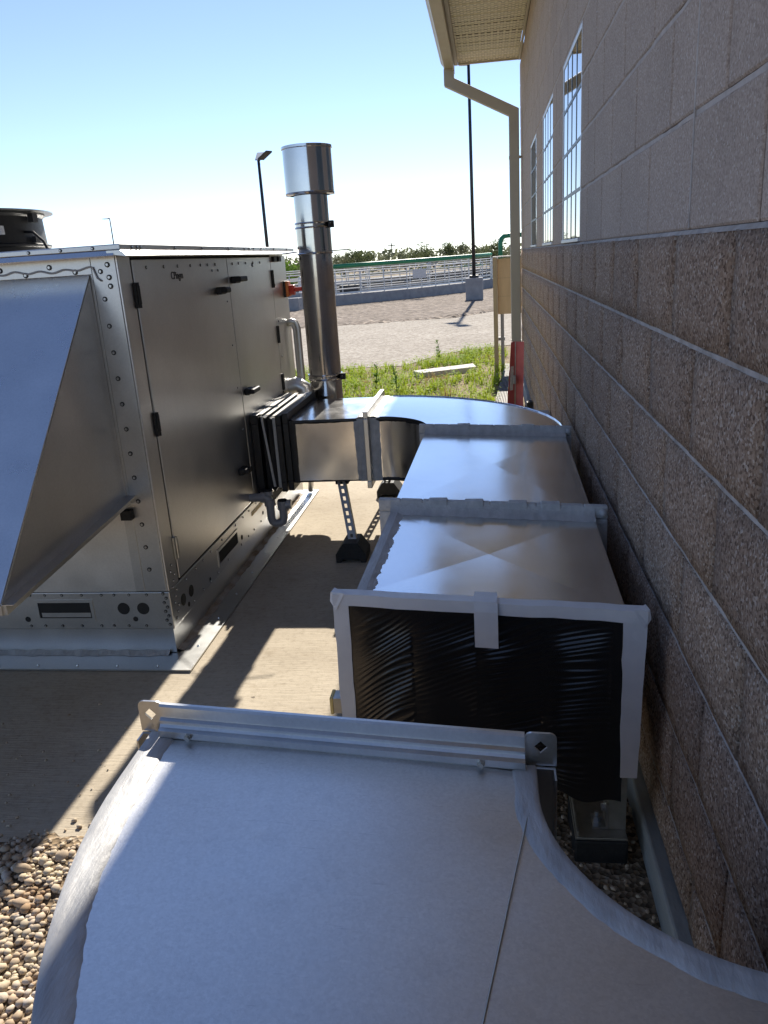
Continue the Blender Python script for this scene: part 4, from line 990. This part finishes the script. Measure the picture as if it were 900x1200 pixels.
for P, nm in ((ao, 'outer_side'), (ai, 'inner_side')):
    vs = []; fs = []
    for i, (x, y) in enumerate(P):
        vs += [(x, y, 0.25), (x, y, fz(x) + 0.0005)]
        if i: a = (i - 1) * 2; fs.append((a, a + 2, a + 3, a + 1))
    MB().add(vs, fs).build(nm, 'duct', fe, smooth=True)
# rolled edge and sealant bands
def brushed(P, C, w, amp, seed, inward, h=0.0035):
    # dense resample, then rows across the band; the far edge wavers like a brush stroke
    r = random.Random(seed); pts = []
    for (a, b_) in zip(P, P[1:]):
        k = max(1, int(math.dist(a, b_) / 0.006))
        for i in range(k): t = i / k; pts.append((a[0] + (b_[0] - a[0]) * t, a[1] + (b_[1] - a[1]) * t))
    pts.append(P[-1]); vs = []; fs = []; e = 0
    for i, (x, y) in enumerate(pts):
        if y > C[1]: d = Vector((1 if inward else -1, 0))
        elif x > C[0]: d = Vector((0, 1 if inward else -1))
        else: d = Vector((C[0] - x, C[1] - y)).normalized() * (1 if inward else -1)
        e = 0.93 * e + r.uniform(-amp, amp)
        ww = w + e + 0.25 * amp * r.uniform(-1, 1) * 2
        for t, hh in ((-0.02, -0.006), (0.0, 0.0005), (0.05, h * 1.3), (0.3, h), (0.6, h * 0.9 + r.uniform(-1, 1) * 0.0002), (0.9, h * 0.6), (1.0, -0.0003)):
            q = Vector((x, y)) + d * ww * t; tt = min(1, max(0, t * w / 0.615))
            vs.append((q.x, q.y, fz(q.x) + 0.004 * math.sin(math.pi * tt) + hh))
        if i:
            for k in range(6): a = (i - 1) * 7 + k; fs.append((a, a + 1, a + 8, a + 7))
    return MB().add(vs, fs)
brushed(ao, FCN, 0.047, 0.0011, 3, True, 0.004).build('edge_sealant', 'sealant_pale', fe, smooth=True)
brushed(ai, FCI, 0.036, 0.0012, 8, False, 0.004).build('edge_sealant', 'sealant_pale', fe, smooth=True)
MB().path([(0.046 - 0.0185 * i, 1.0 - 0.1 * i, fz(0.046 - 0.0185 * i) + (0.002, 0.0043, 0.0044, 0.0044, 0.0043, 0.0042, 0.004, 0.0038)[i]) for i in range(8)], 0.0011, 6).build('cross_break_shade', 'zinc', fe, smooth=True)  # darker metal rod standing in for the shaded line of the crease
# upright slip flange across the open end: stepped profile with screws, corner plates with square bolt holes
fx0, fx1 = -0.548, 0.040
prof = [(FY + 0.004, -0.002), (FY - 0.012, -0.002), (FY - 0.016, 0.003), (FY - 0.016, 0.014), (FY - 0.008, 0.016), (FY - 0.005, 0.020), (FY - 0.005, 0.026), (FY + 0.001, 0.029), (FY + 0.001, 0.048), (FY + 0.004, 0.0515), (FY + 0.010, 0.0515), (FY + 0.012, 0.048), (FY + 0.012, -0.002)]
vs = []; fs = []; k = len(prof)
for x in (fx0, fx1):
    for (y, z) in prof: vs.append((x, y, fz(x) + 0.004 + z))
fs = [(i, (i + 1) % k, k + (i + 1) % k, k + i) for i in range(k)] + [tuple(range(k)), tuple(range(2 * k - 1, k - 1, -1))]
fo = MB().add(vs, fs).build('slip_flange', 'flange', fe)
for x in (fx0 + 0.052, fx1 - 0.066):
    z = fz(x) + 0.012
    MB().tube((x, FY - 0.0155, z), (x, FY - 0.021, z), 0.0062, n=6).tube((x, FY - 0.021, z), (x, FY - 0.024, z), 0.0042, n=8).build('screw', 'zinc', fo)
def corner(x0, x1, hx, mat='flange'):
    # plate with a diamond hole, plus its leg running down the duct's side
    zc_ = fz((x0 + x1) / 2) + 0.003; zt = zc_ + 0.050; zb_ = zc_ - 0.006
    cz = (zt + zb_) / 2 + 0.004; r = 0.0105; d0, d1 = FY + 0.0125, FY + 0.0165
    rr = 0.010; outer = []
    for (cx_, cz2, a0) in ((x1 - rr, zt - rr, 90), (x0 + rr, zt - rr, 180)):
        for i in range(5):
            a = R_(a0 - 90 + 90 * i / 4); outer.append((cx_ + rr * math.cos(a), cz2 + rr * math.sin(a)))
    outer += [(x0, zb_), (x1, zb_)]
    hole_ = [(hx + r, cz), (hx, cz + r), (hx - r, cz), (hx, cz - r)]
    # triangulate ring outer->hole by nearest angle
    bm = bmesh.new(); vo = [bm.verts.new((p[0], d0, p[1])) for p in outer]; vh = [bm.verts.new((p[0], d0, p[1])) for p in hole_]
    es = [bm.edges.new((vo[i], vo[(i + 1) % len(vo)])) for i in range(len(vo))] + [bm.edges.new((vh[i], vh[(i + 1) % 4])) for i in range(4)]
    g = bmesh.ops.triangle_fill(bm, edges=es, use_beauty=True)
    ex = bmesh.ops.extrude_face_region(bm, geom=bm.faces[:])
    for v in [q for q in ex['geom'] if isinstance(q, bmesh.types.BMVert)]: v.co.y = d1
    bm.verts.index_update(); b = MB(); b.add([v.co.copy() for v in bm.verts], [tuple(v.index for v in f.verts) for f in bm.faces]); bm.free()
    o = b.build('corner_plate', mat, fe)
    return o
corner(-0.592, -0.5485, -0.572); corner(0.0405, 0.088, 0.064)
MB().box(-0.590, -0.571, FY + 0.006, FY + 0.012, 0.25, fz(-0.58) - 0.005).box(-0.590, -0.587, FY - 0.015, FY + 0.006, 0.25, fz(-0.58) - 0.005).build('side_flange', 'flange', fe)
MB().box(0.046, 0.086, FY + 0.006, FY + 0.012, 0.25, fz(0.066) - 0.005).box(0.083, 0.086, FY - 0.02, FY + 0.006, 0.25, fz(0.066) - 0.005).build('side_flange', 'flange', fe)

SKEW[:] = [0.0, 0.0]
# ------------------------------------------------------------------ things along the wall
rbd = thing('folding_board', 'red hinged board with a white patch standing below the downspout', 'board', (0.24, 7.5, -0.04))
MB().hexa([(0.150, 7.44, -0.045), (0.225, 7.50, -0.045), (0.225, 7.515, -0.045), (0.150, 7.455, -0.045), (0.200, 7.52, 0.60), (0.238, 7.55, 0.60), (0.238, 7.565, 0.60), (0.200, 7.535, 0.60)]).build('left_leaf', 'red_board', rbd)
MB().hexa([(0.230, 7.50, -0.045), (0.300, 7.44, -0.045), (0.300, 7.455, -0.045), (0.230, 7.515, -0.045), (0.243, 7.55, 0.60), (0.318, 7.50, 0.60), (0.318, 7.515, 0.60), (0.243, 7.565, 0.60)]).build('right_leaf', 'red_board', rbd)
MB().tube((0.228, 7.495, -0.04), (0.241, 7.545, 0.595), 0.004, n=8).build('hinge', 'zinc', rbd)
MB().hexa([(0.180, 7.463, 0.16), (0.212, 7.488, 0.16), (0.212, 7.492, 0.16), (0.180, 7.467, 0.16), (0.193, 7.485, 0.38), (0.222, 7.508, 0.38), (0.222, 7.512, 0.38), (0.193, 7.489, 0.38)]).build('white_patch', 'white_patch', rbd)
MB().box(0.215, 0.238, 7.455, 7.487, 0.22, 0.30).build('latch', 'pvc', rbd, bevel=0.004)
gm = thing('drain_mat', 'ribbed dark grey mat lying on the weeds along the wall by the red board', 'mat', (0.13, 8.6, -0.03))
for i in range(9):
    t0, t1 = i / 9, (i + 0.62) / 9
    def q(t): return (0.0 + 0.165 * t, 7.0), (0.205 + 0.10 * t, 10.6)
    (a0, a1), (b0, b1) = q(t0), q(t1)
    MB().hexa([(a0[0], a0[1], -0.04), (b0[0], b0[1], -0.04), (b1[0], b1[1], -0.04), (a1[0], a1[1], -0.04), (a0[0], a0[1], 0.0), (b0[0], b0[1], 0.0), (b1[0], b1[1], 0.0), (a1[0], a1[1], 0.0)]).build('rib', 'ribbed', gm)
MB().hexa([(0.0, 7.0, -0.042), (0.165, 7.0, -0.042), (0.305, 10.6, -0.042), (0.205, 10.6, -0.042), (0.0, 7.0, -0.035), (0.165, 7.0, -0.035), (0.305, 10.6, -0.035), (0.205, 10.6, -0.035)]).build('backing', 'white_patch', gm)
eb2 = thing('junction_box', 'grey electrical box fixed low on the block wall beyond the long duct', 'electrical box', (0.33, 4.98, 0.3))
MB().box(0.285, WX - 0.013, 4.90, 5.06, 0.25, 0.428).build('box_body', 'pvc', eb2, bevel=0.004)
MB().box(0.290, WX - 0.016, 4.894, 4.899, 0.256, 0.422).build('cover', 'pvc', eb2, bevel=0.003)
eb3 = thing('outlet_box', 'small dark outlet box on the block wall next to the red board', 'electrical box', (0.345, 6.9, 0.1))
MB().box(0.322, WX - 0.013, 6.88, 6.98, 0.03, 0.15).build('box_body', 'rubber', eb3, bevel=0.004)
MB().box(0.312, 0.322, 6.885, 6.975, 0.035, 0.145).build('cover', 'pole', eb3, bevel=0.003)
eq = thing('equipment_panel', 'tan equipment panel on a post with a grey conduit beyond the downspout', 'panel', (0.2, 10.3, -0.04))
MB().box(0.118, 0.62, 10.30, 10.36, 0.655, 1.320).build('panel_board', 'wood', eq, bevel=0.004)
for z in (0.87, 1.09): MB().box(0.121, 0.617, 10.297, 10.2999, z - 0.002, z + 0.002).build('panel_seam', 'post', eq)
MB().box(0.062, 0.116, 10.26, 10.34, -0.05, 1.335).build('post', 'post', eq, bevel=0.004)
MB().box(0.58, 0.634, 10.365, 10.44, -0.05, 1.335).build('post', 'post', eq, bevel=0.004)
MB().box(0.064, 0.63, 10.255, 10.37, 1.336, 1.350).build('cap_board', 'white_patch', eq, bevel=0.002)
MB().tube((0.17, 10.33, -0.05), (0.17, 10.33, 0.653), 0.022, n=10).box(0.118, 0.20, 10.31, 10.35, 0.33, 0.37).build('conduit', 'pvc', eq)

# ------------------------------------------------------------------ weeds
def in_weeds(x, y):
    if x > 0.0 + (y - 7.0) * 0.055 and y > 6.5: return x > 0.36 + 9 and False
    if x > 0.33: return False
    lim = 10.8 if x < -1.2 else 10.9 + (x + 1.2) * 1.75
    if -0.95 < x < -0.18 and 9.9 < y < 10.62 - 0.02: return False
    return 5.2 < y < lim
rw = random.Random(5)
def blades(b, x, y, h, n, w, spread):
    for k in range(n):
        a = rw.uniform(0, 6.28); l = rw.uniform(.5, 1) * h; t = rw.uniform(0.1, spread)
        dx, dy = math.cos(a), math.sin(a); px, py = -dy * w, dx * w; x0 = x + rw.uniform(-.03, .03); y0 = y + rw.uniform(-.03, .03)
        b.add([(x0 - px, y0 - py, -0.045), (x0 + px, y0 + py, -0.045), (x0 + dx * l * t * .45 + px * .8, y0 + dy * l * t * .45 + py * .8, l * .6 - .045), (x0 + dx * l * t, y0 + dy * l * t, l - .045), (x0 + dx * l * t * .45 - px * .8, y0 + dy * l * t * .45 - py * .8, l * .6 - .045)], [(0, 1, 2, 4), (4, 2, 3)])
def leaves(b, x, y, n, s, hmax):
    for k in range(n):
        c = Vector((x + rw.gauss(0, .07), y + rw.gauss(0, .07), rw.uniform(-.03, hmax)))
        a = rw.uniform(0, 6.28); u = Vector((math.cos(a), math.sin(a), rw.uniform(-.4, .5))) * s * rw.uniform(.6, 1.2)
        w = Vector((-math.sin(a), math.cos(a), rw.uniform(-.3, .3))) * s * .45
        b.add([c - u, c - w, c + u, c + w], [(0, 1, 2, 3)])
gb = MB(); gd = MB()
for k in range(2600):
    y = 5.3 + 7.2 * rw.random() ** 0.8; x = rw.uniform(-3.6, 0.25)
    if not in_weeds(x, y): continue
    dens = noise.noise(Vector((x * 1.6, y * 1.2, 2.0)))
    if dens < -0.28 and rw.random() < 0.8: continue
    if noise.noise(Vector((x * 2.1 + 9, y * 1.7, 5.0))) > 0.34: blades(gd, x, y, rw.uniform(.05, .12), 6, .004, .8)
    else:
        blades(gb, x, y, rw.uniform(.06, .16), 7, .005, .9); leaves(gb, x, y, 9, .022, .09 + .05 * dens)
kind(gb.build('weeds', 'grass'), 'stuff'); kind(gd.build('dry_weeds', 'dry_grass'), 'stuff')
sheet('concrete_slab', [(-0.97, 10.16), (-0.86, 9.92), (-0.17, 10.28), (-0.22, 10.60)], 0.02, 'concrete_pale')
kind(MB().prism([(-0.97, 10.16), (-0.86, 9.92), (-0.17, 10.28), (-0.22, 10.60)], 2, -0.06, 0.016).build('slab_edge', 'concrete_pale'), 'structure')
def weed(x, y, h, label, seed, mat='leaf_bright'):
    r = random.Random(seed); o = thing('tall_weed', label, 'weed', (x, y, -0.045), 'tall weeds beyond the duct')
    b = MB(); s = MB()
    top = Vector((x + r.uniform(-.04, .04), y, h)); s.path([(x, y, -0.05), ((x + top.x) / 2 + .01, y, h * .5), top], [0.006, 0.005, 0.002], 6)
    for k in range(46):
        t = r.uniform(.08, 1); c = Vector((x, y, -0.05)).lerp(top, t); a = r.uniform(0, 6.28); l = (0.04 + 0.05 * (1 - t)) * r.uniform(.7, 1.2)
        u = Vector((math.cos(a), math.sin(a), r.uniform(.1, .8))) * l; w = Vector((-math.sin(a), math.cos(a), 0)) * l * .22
        b.add([c, c + u * .5 - w, c + u, c + u * .5 + w], [(0, 1, 2, 3)])
    s.build('stem', mat, o); b.build('foliage', mat, o)
weed(-0.98, 8.35, 0.34, 'tallest feathery green weed left of the pale concrete slab', 1)
weed(-1.35, 9.3, 0.24, 'slender green weed nearest the flue pipe, above the duct', 2)
weed(-0.72, 11.6, 0.24, 'green weed at the edge of the gravel road behind the pale slab', 3)
dg = thing('grass_tuft', 'tan dry grass tuft just behind the duct elbow', 'grass tuft', (-0.42, 7.7, -0.045))
b = MB(); blades(b, -0.42, 7.7, 0.28, 46, .005, .5); b.build('blades', 'dry_grass', dg)

# ------------------------------------------------------------------ basin with railings
kerb = [(-14, 21.6), (-6.6, 27.3), (-5.2, 28.3), (-2.86, 30.3), (-0.9, 33.0), (0.3, 36.0), (1.4, 40.0)]
bs = thing('concrete_basin', 'low grey concrete basin wall beyond the gravel road', 'basin', (-3, 30, -0.05))
b = MB(); vs = []; fs = []
for i, (x, y) in enumerate(kerb):
    vs += [(x, y, -0.06), (x, y, 0.30), (x - 0.55, y + 0.9, 0.30), (x - 0.55, y + 0.9, -0.06)]
    if i:
        for k in range(4): a = (i - 1) * 4; fs.append((a + k, a + (k + 1) % 4, a + 4 + (k + 1) % 4, a + 4 + k))
b.add(vs, fs).build('kerb_wall', 'concrete_grey', bs)
MB().hexa([(-16, 27.5, -0.06), (2.5, 45, -0.06), (2.2, 45.4, -0.06), (-16.3, 28, -0.06), (-16, 27.5, 0.62), (2.5, 45, 0.62), (2.2, 45.4, 0.62), (-16.3, 28, 0.62)]).build('inner_wall', 'stained_concrete', bs)
def polyline_pts(P, step):
    out = []
    for a, b_ in zip(P, P[1:]):
        k = max(1, round(math.dist(a, b_) / step))
        for i in range(k): out.append((a[0] + (b_[0] - a[0]) * i / k, a[1] + (b_[1] - a[1]) * i / k))
    out.append(P[-1]); return out
def railing(label, P, z0, ztop, nr, step, r, name='railing'):
    o = thing(name, label, 'railing', (P[0][0], P[0][1], z0), 'railings around the basin')
    pts = polyline_pts(P, step); post = None
    for (x, y) in pts:
        if post is None: post = MB().tube((x, y, z0), (x, y, ztop), r, n=6).build('post', 'galv_rail', o).data; p0 = (x, y)
        else:
            q = bpy.data.objects.new('post', post); col.objects.link(q); q.parent = o; q.location = (x - p0[0], y - p0[1], 0)
    for i in range(nr):
        z = ztop - (ztop - z0) * i / nr
        MB().path([(x, y, z) for x, y in pts], r * 0.95, 6).build('rail', 'galv_rail', o)
    MB().path([(x, y, z0 + 0.05) for x, y in pts], r * 1.8, 4).build('toe_board', 'galv_rail', o)
    return o
off = lambda P, dx, dy: [(x + dx, y + dy) for x, y in P]
railing('nearest galvanised pipe railing on the kerb of the basin', off(kerb[1:], -0.12, 0.25), 0.30, 1.06, 4, 0.95, 0.021)
railing('second galvanised railing just behind the nearest one, along the inner walkway', off(kerb[1:], -0.9, 1.9), 0.30, 1.12, 4, 1.15, 0.022)
railing('farthest galvanised railing across the basin under the green pipe', off(kerb[1:], -2.4, 5.2), 0.45, 1.16, 4, 1.3, 0.024)
st = thing('stair_rail', 'short cluster of upright galvanised stair rails at the left end of the basin', 'railing', (-5.3, 29.4, 0.3), 'railings around the basin')
for i in range(6):
    x = -5.5 + i * 0.22; MB().tube((x, 29.6 + 0.1 * i, 0.3), (x, 29.6 + 0.1 * i, 1.10 - 0.05 * (i % 2)), 0.02, n=6).build('post', 'galv_rail', st)
for z in (0.7, 1.05): MB().tube((-5.5, 29.6, z), (-4.4, 30.1, z + 0.03), 0.02, n=6).build('rail', 'galv_rail', st)
MB().box(-5.4, -4.7, 29.7, 30.2, 0.3, 0.58).build('valve_box', 'pole', st)
gp = thing('green_pipe', 'long green painted pipe running above the basin railings', 'pipe', (-3, 32, 0.3))
gl = [(-6.3, 32.6), (-4.8, 33.4), (-2.4, 34.3), (-0.8, 35.6), (0.15, 36.9)]
MB().path([(x, y, 1.245 + 0.016 * i) for i, (x, y) in enumerate(gl)], 0.085, 10).build('pipe_run', 'green', gp, smooth=True)
for x, y in gl: MB().tube((x, y + 0.02, 0.2), (x, y + 0.02, 1.2), 0.035, n=6).build('pipe_stand', 'galv_rail', gp)
MB().path([(-6.0, 33.6, 0.86), (-0.2, 37.4, 0.9)], 0.035, 6).build('lower_pipe', 'green', gp)
hp = thing('green_hoop', 'green bent pipe standing beyond the tan equipment panel', 'pipe', (0.6, 36, 0))
MB().path([(0.57, 36.5, 0.25), (0.57, 36.5, 1.75), (0.62, 36.5, 1.93), (0.74, 36.55, 2.03), (0.9, 36.6, 2.05), (1.6, 36.8, 2.05), (1.75, 36.8, 1.98), (1.8, 36.8, 0.25)], 0.10, 10).build('pipe_bend', 'green', hp, smooth=True)
MB().box(0.3, 2.2, 36.3, 37.2, -0.06, 0.30).build('plinth', 'concrete_grey', hp)
sgn = thing('white_panel', 'blank whitish panel hung on the nearest basin railing', 'sign', (-2.5, 30.6, 0.6))
MB().box(-2.75, -2.25, 30.42, 30.44, 0.66, 0.98).build('panel_face', 'white_patch', sgn)
MB().tube((-2.5, 30.47, 0.6), (-2.5, 30.47, 1.0), 0.02, n=6).build('bracket', 'galv_rail', sgn)
bo = thing('bollard', 'white capped bollard at the left end of the basin kerb', 'bollard', (-6.45, 28.0, 0.3))
MB().tube((-6.45, 28.0, 0.29), (-6.45, 28.0, 0.93), 0.08, n=12).build('post', 'galv_rail', bo)
MB().ball((-6.45, 28.0, 0.93), 0.082).build('cap', 'white_patch', bo, smooth=True)
sb = thing('concrete_step', 'pale concrete step block at the far left end of the basin kerb', 'step', (-6.6, 26.9, 0))
MB().box(-7.6, -6.25, 26.6, 27.2, -0.06, 0.36).build('step_base', 'concrete_grey', sb, bevel=0.02)
MB().box(-7.6, -6.3, 27.2, 27.7, -0.06, 0.50).build('step_top', 'concrete_grey', sb, bevel=0.02)

# ------------------------------------------------------------------ lamp posts
def lamp(label, x, y, h, heads, r=0.06, base=True):
    o = thing('lamp_post', label, 'lamp post', (x, y, -0.05), 'lamp posts on the site')
    if base: MB().box(x - 0.285, x + 0.285, y - 0.27, y + 0.27, -0.06, 0.64).build('concrete_base', 'concrete_grey', o, bevel=0.015)
    z0 = 0.641 if base else -0.05
    MB().tube((x, y, z0 + (0.03 if base else 0)), (x, y, h), r, r * 0.75, 10).build('pole', 'pole', o, smooth=True)
    if base: MB().box(x - 0.15, x + 0.15, y - 0.15, y + 0.15, z0, z0 + 0.08).build('base_plate', 'pole', o, bevel=0.01)
    for (dx, dy, tilt) in heads:
        p = Vector((x, y, h)); q = p + Vector((dx, dy, tilt)); d = (q - p).normalized()
        MB().tube(p - Vector((0, 0, .02)), p + d * 0.2, 0.03, n=8).build('arm', 'pole', o)
        e0 = p + d * 0.12; e1 = p + d * 0.62; w = Vector((-d.y, d.x, 0)).normalized() * 0.14; u = Vector((0, 0, 0.05))
        MB().hexa([e0 - w - u, e1 - w - u, e1 + w - u, e0 + w - u, e0 - w, e1 - w, e1 + w, e0 + w]).build('lamp_head', 'pole' if dx > 0 else 'galv_rail', o, bevel=0.015)
lamp('dark lamp post on a square concrete base in front of the basin', -0.445, 27.27, 7.0, [(0.3, -1, 0.05), (-0.3, 1, 0.05)])
lamp('twin headed dark lamp post rising behind the air handler', -7.55, 28.2, 4.82, [(0.75, -0.5, 0.38), (-0.05, 0.9, 0.55)], 0.065)
lamp('thin distant lamp post above the corner of the air handler roof', -27.9, 60, 5.6, [(-0.9, 0.3, 0.02)], 0.055, False)
lamp('faintest distant post left of the other far lamp post above the air handler roof', -62.5, 120, 5.4, [(-0.5, 0.3, 0.0)], 0.07, False)
up = thing('utility_pole', 'distant wooden utility pole with a crossarm above the tree line', 'utility pole', (-28.5, 250, -0.05))
MB().tube((-28.5, 250, -0.05), (-28.5, 250, 5.9), 0.22, 0.16, 8).build('pole', 'bark', up)
MB().box(-29.7, -27.3, 249.8, 250, 5.1, 5.35).build('crossarm', 'bark', up)

# ------------------------------------------------------------------ trees
def tree(x, y, h, w, label, seed, mat, n=900, ls=None, trunk=True, name='tree', group='trees behind the basin'):
    r = random.Random(seed); o = thing(name, label, 'tree', (x, y, -0.05), group)
    ls = ls or h * 0.045
    t = MB(); t.path([(x, y, -0.06), (x + r.uniform(-.1, .1) * w, y, h * .3), (x + r.uniform(-.1, .1) * w, y, h * .6)], [h * .03, h * .022, h * .01], 6)
    blobs = []
    for k in range(9):
        a = r.uniform(0, 6.28); rr = r.uniform(.1, .42) * w
        c = Vector((x + math.cos(a) * rr, y + math.sin(a) * rr, h * r.uniform(.3, .82))); blobs.append((c, r.uniform(.16, .30) * min(w, h)))
        t.path([(x, y, h * .22), (c.x * .5 + x * .5, c.y * .5 + y * .5, c.z * .75), c], [h * .014, h * .009, h * .003], 5)
    t.build('trunk', 'bark', o)
    b = MB()
    for k in range(n):
        c, br = r.choice(blobs); d = Vector((r.gauss(0, 1), r.gauss(0, 1), r.gauss(0, .8))).normalized() * br * r.uniform(.35, 1.12)
        p = c + d
        if p.z < 0.05: p.z = r.uniform(0.05, .3)
        u = Vector((r.gauss(0, 1), r.gauss(0, 1), r.gauss(0, 1))).normalized() * ls * r.uniform(.6, 1.3); v = u.orthogonal().normalized() * ls * .5
        b.add([p - u, p - v, p + u, p + v], [(0, 1, 2, 3)])
    b.build('crown', mat, o)
SP = [ # px, top px, dist, width m, look
 (346, 304, 36, 2.6, 'leaf_bright', 'bright green leafy tree seen between the air handler and the flue'),
 (337, 306, 48, 4.0, 'leaf_dark', 'dark green tree behind the bright one, just right of the air handler'),
 (399, 297, 84, 5.0, 'leaf_grey', 'grey green bush emerging right of the flue in the tree line'),
 (423, 291, 80, 3.6, 'leaf_dark', 'pointed dark tree standing above the tree line right of the flue'),
 (447, 294, 88, 6.0, 'leaf_grey', 'low rounded tree left of the utility pole'),
 (476, 292, 86, 4.4, 'leaf_grey', 'pale rounded tree right of the utility pole'),
 (492, 290, 92, 4.4, 'leaf_dark', 'small dark tree left of the broad bushy tree'),
 (507, 285, 70, 4.6, 'leaf_dark', 'broadest dark bushy tree between the utility pole and the near lamp post'),
 (538, 283, 74, 4.2, 'leaf_grey', 'airy tree immediately left of the near lamp post'),
 (559, 287, 90, 4.4, 'leaf_grey', 'low olive tree immediately right of the near lamp post'),
 (574, 280, 78, 2.8, 'leaf_dark', 'round dark tree standing above the tan equipment panel'),
 (592, 287, 84, 4.2, 'leaf_grey', 'olive tree partly hidden by the downspout beside the green hoop'),
]
def ray_dir(px, py):
    d = Vector((px - 450, py - 600, 926.6)); return right * d.x + down * d.y + fwd * d.z
for i, (px, ty, D, w, mt, lb) in enumerate(SP):
    d = ray_dir(px, ty); s = D / d.y; tree(d.x * s, D, CAM_H + d.z * s, w, lb, 50 + i, MT[mt], 1100)
for i, (x, D, h, w) in enumerate([(-20, 50, 2.8, 5), (-27, 62, 3.2, 6), (-36, 70, 3, 6), (-48, 80, 3.4, 7), (9, 85, 3.6, 6), (17, 88, 3.2, 6), (27, 92, 3.6, 7)]):
    pass
r = random.Random(77); b = MB()
for k in range(11000):     # continuous scrub beyond the trees that reads as one mass
    D = r.uniform(88, 150); x = r.uniform(-1.1, 0.35) * D; hm = 2.1 + 1.0 * noise.noise(Vector((x * .12, D * .03, 0)))
    p = Vector((x, D, r.uniform(0.0, hm))); s = r.uniform(.18, .42)
    u = Vector((r.gauss(0, 1), r.gauss(0, 1), r.gauss(0, 1))).normalized() * s; v = u.orthogonal().normalized() * s * .6
    b.add([p - u, p - v, p + u, p + v], [(0, 1, 2, 3)])
kind(b.build('far_scrub', 'leaf_grey'), 'stuff')
